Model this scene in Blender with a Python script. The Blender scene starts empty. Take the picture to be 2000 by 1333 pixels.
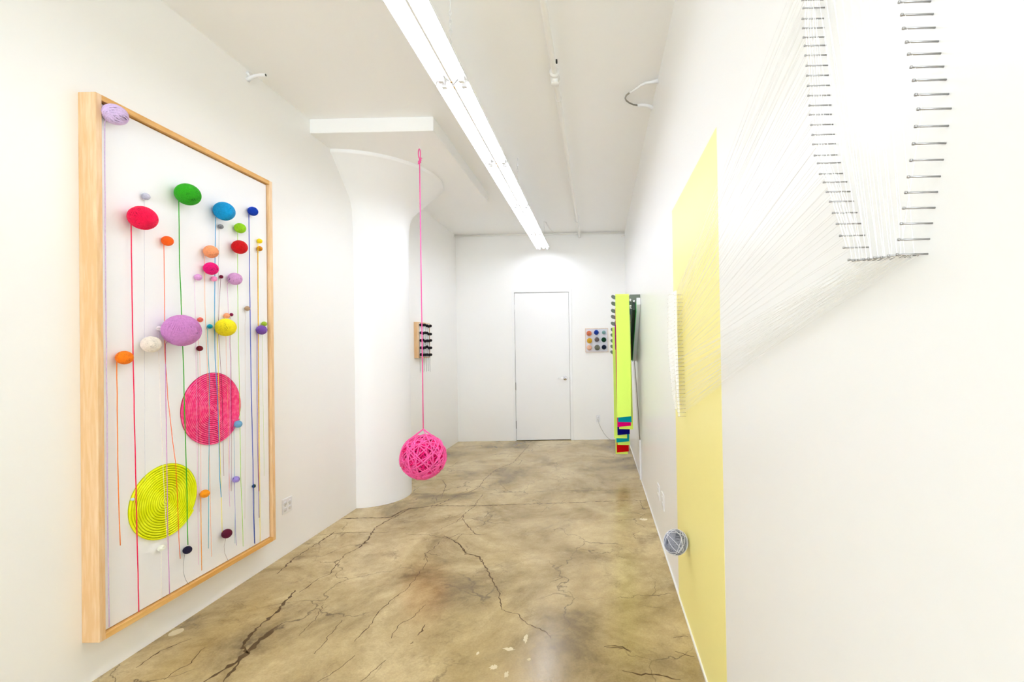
import bpy, bmesh, math, random
from mathutils import Vector, Matrix

# ------------------------------------------------------------------ scene, camera, light
scene = bpy.context.scene
COL = scene.collection
PI = math.pi
LW, RW, CEIL, BACK, FRONT = -2.346, 0.4555, 3.42, 7.6024, -5.0   # room: left wall, right wall, ceiling, back wall, window wall

cam_data = bpy.data.cameras.new('camera')
cam = bpy.data.objects.new('camera', cam_data)
COL.objects.link(cam)
scene.camera = cam
cam_data.sensor_width = 36.0
cam_data.lens = 16.2
cam_data.shift_x = -0.0808
cam_data.shift_y = 0.0048
cam_data.clip_start = 0.02
def cam_basis(pitch=0.0082, roll=-0.0166, yaw=-0.0088):
    cp, sp, cy, sy = math.cos(pitch), math.sin(pitch), math.cos(yaw), math.sin(yaw)
    F = Vector((sy*cp, cy*cp, sp)); R0 = Vector((cy, -sy, 0)); U0 = R0.cross(F)
    c, s = math.cos(roll), math.sin(roll)
    R = c*R0 + s*U0; U = -s*R0 + c*U0
    m = Matrix((R, U, -F)).transposed().to_4x4()
    m.translation = Vector((0, 0, 1.4825))
    return m
cam.matrix_world = cam_basis()

scene.view_settings.view_transform = 'Standard'
scene.view_settings.look = 'None'
scene.view_settings.gamma = 1.0
scene.view_settings.use_curve_mapping = False
scene.view_settings.exposure = 0.84
scene.cycles.max_bounces = 12
scene.cycles.diffuse_bounces = 10
scene.cycles.glossy_bounces = 4
scene.cycles.sample_clamp_indirect = 6.0

world = bpy.data.worlds.new('overcast_sky')
scene.world = world
world.use_nodes = True
bg = world.node_tree.nodes['Background']
bg.inputs[0].default_value = (0.88, 0.94, 1.0, 1)
bg.inputs[1].default_value = 1.0

def area_light(name, loc, direction, sx, sy, power, color):
    d = bpy.data.lights.new(name, 'AREA'); d.shape = 'RECTANGLE'; d.size = sx; d.size_y = sy
    d.energy = power; d.color = color
    o = bpy.data.objects.new(name, d); COL.objects.link(o)
    o.location = loc
    o.rotation_euler = Vector(direction).to_track_quat('-Z', 'Y').to_euler()
    return o
# daylight coming in through the big street window behind the camera
area_light('window_daylight', (-0.6, FRONT - 0.12, 1.85), (0, 1, 0.5), 1.8, 2.7, 112.0, (0.75, 0.87, 1.0))
TUBE_STRENGTH = 16.0
TUBE_COLOR = (0.91, 0.965, 1.12)

# ------------------------------------------------------------------ helpers
def lin(c):
    out = []
    for v in c[:3]:
        v = v/255.0
        out.append(v/12.92 if v <= 0.04045 else ((v+0.055)/1.055)**2.4)
    return (out[0], out[1], out[2], 1.0)

def tag(o, label=None, cat=None, group=None, kind=None):
    if label: o['label'] = label
    if cat: o['category'] = cat
    if group: o['group'] = group
    if kind: o['kind'] = kind
    return o

def empty(name, loc=(0, 0, 0), label=None, cat=None, group=None, kind=None):
    o = bpy.data.objects.new(name, None); COL.objects.link(o)
    o.location = loc; o.empty_display_size = 0.05
    return tag(o, label, cat, group, kind)

class MB:
    """collects shapes given in world metres, then links them as ONE mesh object"""
    def __init__(self):
        self.v = []; self.f = []; self.m = []; self.smooth = []
    def add(self, vs, fs, mi=0, smooth=False):
        n = len(self.v); self.v += [tuple(p) for p in vs]
        for q in fs:
            self.f.append(tuple(i+n for i in q)); self.m.append(mi); self.smooth.append(smooth)
        return self
    def box(self, a, b, mi=0):
        x0, y0, z0 = [min(p, q) for p, q in zip(a, b)]; x1, y1, z1 = [max(p, q) for p, q in zip(a, b)]
        vs = [(x0,y0,z0),(x1,y0,z0),(x1,y1,z0),(x0,y1,z0),(x0,y0,z1),(x1,y0,z1),(x1,y1,z1),(x0,y1,z1)]
        return self.add(vs, [(0,3,2,1),(4,5,6,7),(0,1,5,4),(1,2,6,5),(2,3,7,6),(3,0,4,7)], mi)
    def tube(self, pts, r, sides=6, closed=False, mi=0, caps=True):
        pts = [Vector(p) for p in pts]; n = len(pts)
        rr = r if isinstance(r, (list, tuple)) else [r]*n
        t0 = (pts[1]-pts[0]).normalized()
        ref = Vector((0,0,1)) if abs(t0.z) < 0.9 else Vector((1,0,0))
        nrm = t0.cross(ref).normalized()
        vs = []
        for i, p in enumerate(pts):
            if closed: t = pts[(i+1) % n]-pts[i-1]
            else: t = pts[min(i+1, n-1)]-pts[max(i-1, 0)]
            if t.length < 1e-9: t = t0.copy()
            t.normalize()
            nrm = nrm - t*nrm.dot(t)
            if nrm.length < 1e-6: nrm = t.orthogonal()
            nrm.normalize(); b = t.cross(nrm)
            for k in range(sides):
                a = 2*PI*k/sides
                vs.append(p + (nrm*math.cos(a)+b*math.sin(a))*rr[i])
        fs = []
        for i in range(n if closed else n-1):
            j = (i+1) % n
            for k in range(sides):
                l = (k+1) % sides
                fs.append((i*sides+k, i*sides+l, j*sides+l, j*sides+k))
        if caps and not closed:
            fs.append(tuple(range(sides))[::-1]); fs.append(tuple((n-1)*sides+k for k in range(sides)))
        return self.add(vs, fs, mi, sides > 4)
    def cyl(self, a, b, r, sides=20, mi=0, r2=None):
        return self.tube([a, b], [r, r if r2 is None else r2], sides, mi=mi)
    def sphere(self, c, r, seg=16, rings=10, mi=0, jitter=None, squash=(1,1,1)):
        vs = []; fs = []
        for i in range(rings+1):
            th = PI*i/rings
            for j in range(seg):
                ph = 2*PI*j/seg
                k = 1.0 if jitter is None else jitter(th, ph)
                vs.append((c[0]+r*k*squash[0]*math.sin(th)*math.cos(ph), c[1]+r*k*squash[1]*math.sin(th)*math.sin(ph), c[2]+r*k*squash[2]*math.cos(th)))
        for i in range(rings):
            for j in range(seg):
                l = (j+1) % seg
                fs.append((i*seg+j, (i+1)*seg+j, (i+1)*seg+l, i*seg+l))
        return self.add(vs, fs, mi, True)
    def prism(self, poly, y0, y1, mi=0):
        """poly of (x, z) extruded along y"""
        n = len(poly)
        vs = [(p[0], y0, p[1]) for p in poly]+[(p[0], y1, p[1]) for p in poly]
        fs = [tuple(range(n)), tuple(range(n, 2*n))[::-1]]
        for i in range(n):
            j = (i+1) % n
            fs.append((i, i+n, j+n, j))
        return self.add(vs, fs, mi)
    def build(self, name, mats, parent=None, bevel=0.0, kind=None, label=None, segments=2):
        me = bpy.data.meshes.new(name)
        org = Vector((0, 0, 0))
        if parent is None and self.v:
            lo = [min(p[i] for p in self.v) for i in range(3)]; hi = [max(p[i] for p in self.v) for i in range(3)]
            org = Vector(((lo[0]+hi[0])/2, (lo[1]+hi[1])/2, lo[2]))
        elif parent is not None:
            q = parent; org = Vector((0, 0, 0))
            while q is not None:
                org += q.location; q = q.parent
        me.from_pydata([tuple(Vector(p)-org) for p in self.v], [], self.f)
        mats = mats if isinstance(mats, (list, tuple)) else [mats]
        for m in mats: me.materials.append(m)
        me.polygons.foreach_set('material_index', self.m)
        me.polygons.foreach_set('use_smooth', self.smooth)
        me.update()
        bm = bmesh.new(); bm.from_mesh(me)
        if len(bm.faces) < 20000: bmesh.ops.recalc_face_normals(bm, faces=bm.faces[:])
        bm.to_mesh(me); bm.free()
        o = bpy.data.objects.new(name, me); COL.objects.link(o)
        if parent is None: o.location = org
        else: o.parent = parent
        if bevel > 0:
            bv = o.modifiers.new('bevel', 'BEVEL'); bv.width = bevel; bv.segments = segments; bv.limit_method = 'ANGLE'
        return tag(o, label, kind=kind)

# ------------------------------------------------------------------ materials
def new_mat(name):
    m = bpy.data.materials.new(name); m.use_nodes = True
    nt = m.node_tree; b = nt.nodes['Principled BSDF']
    return m, nt, b
def N(nt, kind, **kw):
    n = nt.nodes.new(kind)
    for k, v in kw.items(): setattr(n, k, v)
    return n
def plain(name, col, rough=0.6, metal=0.0, spec=0.5, noise=0.0, scale=20.0, bump=0.0, bump_scale=200.0):
    """colour with a slight procedural variation and optional fine bump"""
    m, nt, b = new_mat(name)
    c = col if len(col) == 4 else lin(col)
    b.inputs['Roughness'].default_value = rough
    b.inputs['Metallic'].default_value = metal
    b.inputs['Specular IOR Level'].default_value = spec
    tc = N(nt, 'ShaderNodeTexCoord')
    if noise > 0:
        nz = N(nt, 'ShaderNodeTexNoise'); nz.inputs['Scale'].default_value = scale; nz.inputs['Detail'].default_value = 4
        nt.links.new(tc.outputs['Object'], nz.inputs['Vector'])
        mx = N(nt, 'ShaderNodeMix', data_type='RGBA')
        mx.inputs[6].default_value = tuple(v*(1-noise) for v in c[:3])+(1,)
        mx.inputs[7].default_value = tuple(min(v*(1+noise), 1) for v in c[:3])+(1,)
        nt.links.new(nz.outputs['Fac'], mx.inputs[0]); nt.links.new(mx.outputs[2], b.inputs['Base Color'])
    else:
        b.inputs['Base Color'].default_value = c
    if bump > 0:
        n2 = N(nt, 'ShaderNodeTexNoise'); n2.inputs['Scale'].default_value = bump_scale; n2.inputs['Detail'].default_value = 3
        nt.links.new(tc.outputs['Object'], n2.inputs['Vector'])
        bp = N(nt, 'ShaderNodeBump'); bp.inputs['Strength'].default_value = bump; bp.inputs['Distance'].default_value = 0.002
        nt.links.new(n2.outputs['Fac'], bp.inputs['Height']); nt.links.new(bp.outputs['Normal'], b.inputs['Normal'])
    return m

M = {}
M['wall'] = plain('wall_paint', (0.935, 0.93, 0.908, 1), 0.45, noise=0.012, scale=1.5, bump=0.12, bump_scale=60)
M['wall_gloss'] = plain('satin_wall_paint', (0.93, 0.93, 0.925, 1), 0.3, noise=0.012, scale=1.5, bump=0.06, bump_scale=40)
M['ceiling'] = plain('ceiling_paint', (0.95, 0.95, 0.94, 1), 0.6, noise=0.015, scale=1.2, bump=0.15, bump_scale=30)
M['column'] = plain('column_plaster', (0.92, 0.92, 0.915, 1), 0.4, noise=0.01, scale=2, bump=0.12, bump_scale=25)
M['trim'] = plain('trim_paint', (0.91, 0.91, 0.90, 1), 0.35, noise=0.01, scale=3)
M['door'] = plain('door_paint', (0.91, 0.905, 0.895, 1), 0.35, noise=0.01, scale=2)
M['yellow_paint'] = plain('yellow_wall_paint', lin((255, 244, 158)), 0.4, noise=0.01, scale=2, bump=0.06, bump_scale=40)
M['white_plastic'] = plain('white_plastic', (0.85, 0.85, 0.86, 1), 0.3, noise=0.01)
M['white_metal'] = plain('white_enamel', (0.87, 0.87, 0.86, 1), 0.35, noise=0.01)
M['pipe_paint'] = plain('painted_pipe', (0.88, 0.87, 0.83, 1), 0.35, noise=0.01)
M['dark_slot'] = plain('dark_slot', (0.05, 0.05, 0.05, 1), 0.6, noise=0.05)
M['brass'] = plain('brass', (0.55, 0.35, 0.14, 1), 0.3, metal=1, noise=0.05)
M['chrome'] = plain('satin_chrome', (0.9, 0.9, 0.94, 1), 0.22, metal=1, noise=0.03)
M['steel'] = plain('dull_steel', (0.42, 0.41, 0.40, 1), 0.35, metal=1, noise=0.08, scale=60)
M['nail'] = plain('nail_steel', (0.46, 0.45, 0.45, 1), 0.4, metal=1, noise=0.1, scale=150)
M['flex'] = plain('flexible_conduit', (0.36, 0.34, 0.30, 1), 0.35, metal=1, noise=0.1)
M['panel'] = plain('white_panel_board', (0.90, 0.90, 0.91, 1), 0.55, noise=0.008, scale=3)
M['thread'] = plain('white_cotton_thread', (0.95, 0.945, 0.93, 1), 0.9, spec=0.2, noise=0.02, scale=60)
M['slot_green'] = plain('grey_green_board', lin((104, 116, 100)), 0.5, noise=0.06, scale=30)
M['seam'] = plain('door_seam', (0.30, 0.29, 0.26, 1), 0.6, noise=0.05)
M['far_nail'] = plain('far_nail_steel', (0.50, 0.44, 0.36, 1), 0.4, metal=1, noise=0.1)
M['emerald'] = plain('green_bounce_board', lin((30, 170, 70)), 0.5, noise=0.05)
M['dark_green'] = plain('shaded_green_board', lin((6, 40, 20)), 0.5, noise=0.05)
M['black'] = plain('black_plastic', (0.012, 0.014, 0.012, 1), 0.45, noise=0.1)
M['cord_white'] = plain('white_cable', (0.8, 0.79, 0.76, 1), 0.4, noise=0.02)
M['cord_brown'] = plain('brown_cable', (0.20, 0.13, 0.09, 1), 0.5, noise=0.05)
M['art_white'] = plain('canvas_white', (0.80, 0.80, 0.86, 1), 0.7, noise=0.02, scale=50)

def emit(name, col, strength):
    m, nt, b = new_mat(name)
    b.inputs['Base Color'].default_value = (0.9, 0.9, 0.9, 1)
    b.inputs['Emission Color'].default_value = (*col, 1)
    b.inputs['Emission Strength'].default_value = strength
    return m
M['tube_lamp'] = emit('fluorescent_tube', TUBE_COLOR, TUBE_STRENGTH)

def wood(name, light, dark, axis=2, scale=1.0):
    m, nt, b = new_mat(name)
    tc = N(nt, 'ShaderNodeTexCoord'); mp = N(nt, 'ShaderNodeMapping')
    s = [9*scale]*3; s[axis] = 0.9*scale
    mp.inputs['Scale'].default_value = s
    nt.links.new(tc.outputs['Object'], mp.inputs['Vector'])
    nz = N(nt, 'ShaderNodeTexNoise'); nz.inputs['Scale'].default_value = 0.9; nz.inputs['Detail'].default_value = 2
    nt.links.new(mp.outputs['Vector'], nz.inputs['Vector'])
    mul = N(nt, 'ShaderNodeMath', operation='MULTIPLY'); mul.inputs[1].default_value = 11
    nt.links.new(nz.outputs['Fac'], mul.inputs[0])
    sn = N(nt, 'ShaderNodeMath', operation='SINE'); nt.links.new(mul.outputs[0], sn.inputs[0])
    fine = N(nt, 'ShaderNodeTexNoise'); fine.inputs['Scale'].default_value = 9; fine.inputs['Detail'].default_value = 5
    nt.links.new(mp.outputs['Vector'], fine.inputs['Vector'])
    ad = N(nt, 'ShaderNodeMath', operation='MULTIPLY_ADD'); ad.inputs[1].default_value = 0.22; 
    nt.links.new(sn.outputs[0], ad.inputs[0]); nt.links.new(fine.outputs['Fac'], ad.inputs[2])
    cr = N(nt, 'ShaderNodeValToRGB')
    cr.color_ramp.elements[0].position = 0.25; cr.color_ramp.elements[0].color = lin(dark)
    cr.color_ramp.elements[1].position = 0.75; cr.color_ramp.elements[1].color = lin(light)
    nt.links.new(ad.outputs[0], cr.inputs[0]); nt.links.new(cr.outputs[0], b.inputs['Base Color'])
    b.inputs['Roughness'].default_value = 0.42
    return m
M['wood_z'] = wood('pale_poplar_upright', (240, 210, 172), (224, 182, 130), 2)
M['wood_y'] = wood('pale_poplar_rail', (236, 190, 118), (216, 160, 82), 1)
M['wood_pale'] = wood('pale_pink_wood', (238, 220, 196), (222, 196, 168), 2, 3)

def yarn(name, rgb, sheen=0.4, var=0.22, scale=90, rough=0.85):
    m, nt, b = new_mat(name)
    c = lin(rgb)
    tc = N(nt, 'ShaderNodeTexCoord'); nz = N(nt, 'ShaderNodeTexNoise'); nz.inputs['Scale'].default_value = scale; nz.inputs['Detail'].default_value = 5
    nt.links.new(tc.outputs['Object'], nz.inputs['Vector'])
    mx = N(nt, 'ShaderNodeMix', data_type='RGBA')
    mx.inputs[6].default_value = tuple(v*(1-var) for v in c[:3])+(1,)
    mx.inputs[7].default_value = tuple(min(v*(1+var)+0.01, 1) for v in c[:3])+(1,)
    nt.links.new(nz.outputs['Fac'], mx.inputs[0]); nt.links.new(mx.outputs[2], b.inputs['Base Color'])
    b.inputs['Roughness'].default_value = rough
    b.inputs['Sheen Weight'].default_value = sheen*0.3
    b.inputs['Specular IOR Level'].default_value = 0.15
    return m

# polished concrete: blotchy olive tan, speckled, hairline crazing, clear sealer on top
def concrete():
    m, nt, b = new_mat('polished_concrete')
    L = nt.links.new
    tc = N(nt, 'ShaderNodeTexCoord')
    n1 = N(nt, 'ShaderNodeTexNoise'); n1.inputs['Scale'].default_value = 1.3; n1.inputs['Detail'].default_value = 7; n1.inputs['Roughness'].default_value = 0.62; n1.inputs['Distortion'].default_value = 0.5
    L(tc.outputs['Object'], n1.inputs['Vector'])
    r1 = N(nt, 'ShaderNodeValToRGB'); e = r1.color_ramp.elements
    e[0].position = 0.34; e[0].color = lin(CON_DARK)
    e[1].position = 0.62; e[1].color = lin(CON_LIGHT)
    mid = e.new(0.47); mid.color = lin(CON_MID)
    L(n1.outputs['Fac'], r1.inputs[0])
    # mottled medium scale
    n2 = N(nt, 'ShaderNodeTexNoise'); n2.inputs['Scale'].default_value = 9; n2.inputs['Detail'].default_value = 8; n2.inputs['Roughness'].default_value = 0.7
    L(tc.outputs['Object'], n2.inputs['Vector'])
    r2 = N(nt, 'ShaderNodeValToRGB'); r2.color_ramp.elements[0].position = 0.30; r2.color_ramp.elements[0].color = (0.72, 0.68, 0.62, 1)
    r2.color_ramp.elements[1].position = 0.74; r2.color_ramp.elements[1].color = (1.03, 1.03, 1.04, 1)
    L(n2.outputs['Fac'], r2.inputs[0])
    mu = N(nt, 'ShaderNodeMix', data_type='RGBA', blend_type='MULTIPLY'); mu.inputs[0].default_value = 0.75
    L(r1.outputs[0], mu.inputs[6]); L(r2.outputs[0], mu.inputs[7])
    # fine speckle
    n3 = N(nt, 'ShaderNodeTexNoise'); n3.inputs['Scale'].default_value = 120; n3.inputs['Detail'].default_value = 3
    L(tc.outputs['Object'], n3.inputs['Vector'])
    r3 = N(nt, 'ShaderNodeValToRGB'); r3.color_ramp.elements[0].position = 0.3; r3.color_ramp.elements[0].color = (0.88, 0.87, 0.85, 1)
    r3.color_ramp.elements[1].position = 0.7; r3.color_ramp.elements[1].color = (1.08, 1.08, 1.07, 1)
    L(n3.outputs['Fac'], r3.inputs[0])
    m3 = N(nt, 'ShaderNodeMix', data_type='RGBA', blend_type='MULTIPLY'); m3.inputs[0].default_value = 0.8
    L(mu.outputs[2], m3.inputs[6]); L(r3.outputs[0], m3.inputs[7])
    # brown stains, stronger towards patches
    n4 = N(nt, 'ShaderNodeTexNoise'); n4.inputs['Scale'].default_value = 2.6; n4.inputs['Detail'].default_value = 9; n4.inputs['Roughness'].default_value = 0.72
    mp4 = N(nt, 'ShaderNodeMapping'); mp4.inputs['Location'].default_value = (3.1, 7.7, 0)
    L(tc.outputs['Object'], mp4.inputs['Vector']); L(mp4.outputs['Vector'], n4.inputs['Vector'])
    r4 = N(nt, 'ShaderNodeValToRGB'); r4.color_ramp.elements[0].position = 0.54; r4.color_ramp.elements[0].color = (0, 0, 0, 1)
    r4.color_ramp.elements[1].position = 0.72; r4.color_ramp.elements[1].color = (0.75, 0.75, 0.75, 1)
    L(n4.outputs['Fac'], r4.inputs[0])
    m4 = N(nt, 'ShaderNodeMix', data_type='RGBA'); m4.inputs[7].default_value = lin(CON_STAIN)
    L(r4.outputs[0], m4.inputs[0]); L(m3.outputs[2], m4.inputs[6])
    # hairline crazing
    dist = N(nt, 'ShaderNodeTexNoise'); dist.inputs['Scale'].default_value = 5; dist.inputs['Detail'].default_value = 6
    L(tc.outputs['Object'], dist.inputs['Vector'])
    va = N(nt, 'ShaderNodeVectorMath', operation='MULTIPLY_ADD'); va.inputs[1].default_value = (0.35, 0.35, 0)
    L(dist.outputs['Color'], va.inputs[0]); L(tc.outputs['Object'], va.inputs[2])
    vo = N(nt, 'ShaderNodeTexVoronoi', feature='DISTANCE_TO_EDGE'); vo.inputs['Scale'].default_value = 2.3
    L(va.outputs[0], vo.inputs['Vector'])
    rv = N(nt, 'ShaderNodeValToRGB'); rv.color_ramp.elements[0].position = 0.0; rv.color_ramp.elements[0].color = (1, 1, 1, 1)
    rv.color_ramp.elements[1].position = 0.015; rv.color_ramp.elements[1].color = (0, 0, 0, 1)
    L(vo.outputs['Distance'], rv.inputs[0])
    msk = N(nt, 'ShaderNodeTexNoise'); msk.inputs['Scale'].default_value = 1.7; msk.inputs['Detail'].default_value = 3
    L(tc.outputs['Object'], msk.inputs['Vector'])
    rm = N(nt, 'ShaderNodeValToRGB'); rm.color_ramp.elements[0].position = 0.46; rm.color_ramp.elements[0].color = (0, 0, 0, 1)
    rm.color_ramp.elements[1].position = 0.6; rm.color_ramp.elements[1].color = (0.85, 0.85, 0.85, 1)
    L(msk.outputs['Fac'], rm.inputs[0])
    mm = N(nt, 'ShaderNodeMath', operation='MULTIPLY'); L(rv.outputs[0], mm.inputs[0]); L(rm.outputs[0], mm.inputs[1])
    m5 = N(nt, 'ShaderNodeMix', data_type='RGBA'); m5.inputs[7].default_value = lin((96, 80, 56))
    L(mm.outputs[0], m5.inputs[0]); L(m4.outputs[2], m5.inputs[6])
    vo2 = N(nt, 'ShaderNodeTexVoronoi', feature='DISTANCE_TO_EDGE'); vo2.inputs['Scale'].default_value = 5.5
    L(va.outputs[0], vo2.inputs['Vector'])
    rv2 = N(nt, 'ShaderNodeValToRGB'); rv2.color_ramp.elements[0].color = (1, 1, 1, 1); rv2.color_ramp.elements[1].position = 0.014; rv2.color_ramp.elements[1].color = (0, 0, 0, 1)
    L(vo2.outputs['Distance'], rv2.inputs[0])
    rm2 = N(nt, 'ShaderNodeValToRGB'); rm2.color_ramp.elements[0].position = 0.5; rm2.color_ramp.elements[0].color = (0, 0, 0, 1); rm2.color_ramp.elements[1].position = 0.6; rm2.color_ramp.elements[1].color = (0.5, 0.5, 0.5, 1)
    L(n4.outputs['Fac'], rm2.inputs[0])
    mm2 = N(nt, 'ShaderNodeMath', operation='MULTIPLY'); L(rv2.outputs[0], mm2.inputs[0]); L(rm2.outputs[0], mm2.inputs[1])
    m6 = N(nt, 'ShaderNodeMix', data_type='RGBA'); m6.inputs[7].default_value = lin((104, 88, 62))
    L(mm2.outputs[0], m6.inputs[0]); L(m5.outputs[2], m6.inputs[6])
    L(m6.outputs[2], b.inputs['Base Color'])
    rr = N(nt, 'ShaderNodeMapRange'); rr.inputs[3].default_value = 0.14; rr.inputs[4].default_value = 0.30
    L(n2.outputs['Fac'], rr.inputs[0]); L(rr.outputs[0], b.inputs['Roughness'])
    b.inputs['Specular IOR Level'].default_value = 0.42
    bp = N(nt, 'ShaderNodeBump'); bp.inputs['Strength'].default_value = 0.015; bp.inputs['Distance'].default_value = 0.004
    L(n2.outputs['Fac'], bp.inputs['Height']); L(bp.outputs['Normal'], b.inputs['Normal'])
    return m
CON_DARK, CON_MID, CON_LIGHT, CON_STAIN = (132, 112, 72), (180, 157, 108), (206, 185, 138), (110, 88, 54)
M['concrete'] = concrete()
M['pale_spot'] = plain('pale_floor_spot', lin((206, 190, 150)), 0.4, noise=0.15, scale=30)
M['crack'] = plain('crack_dirt', lin((92, 72, 46)), 0.85, spec=0.1, noise=0.45, scale=14)
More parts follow.
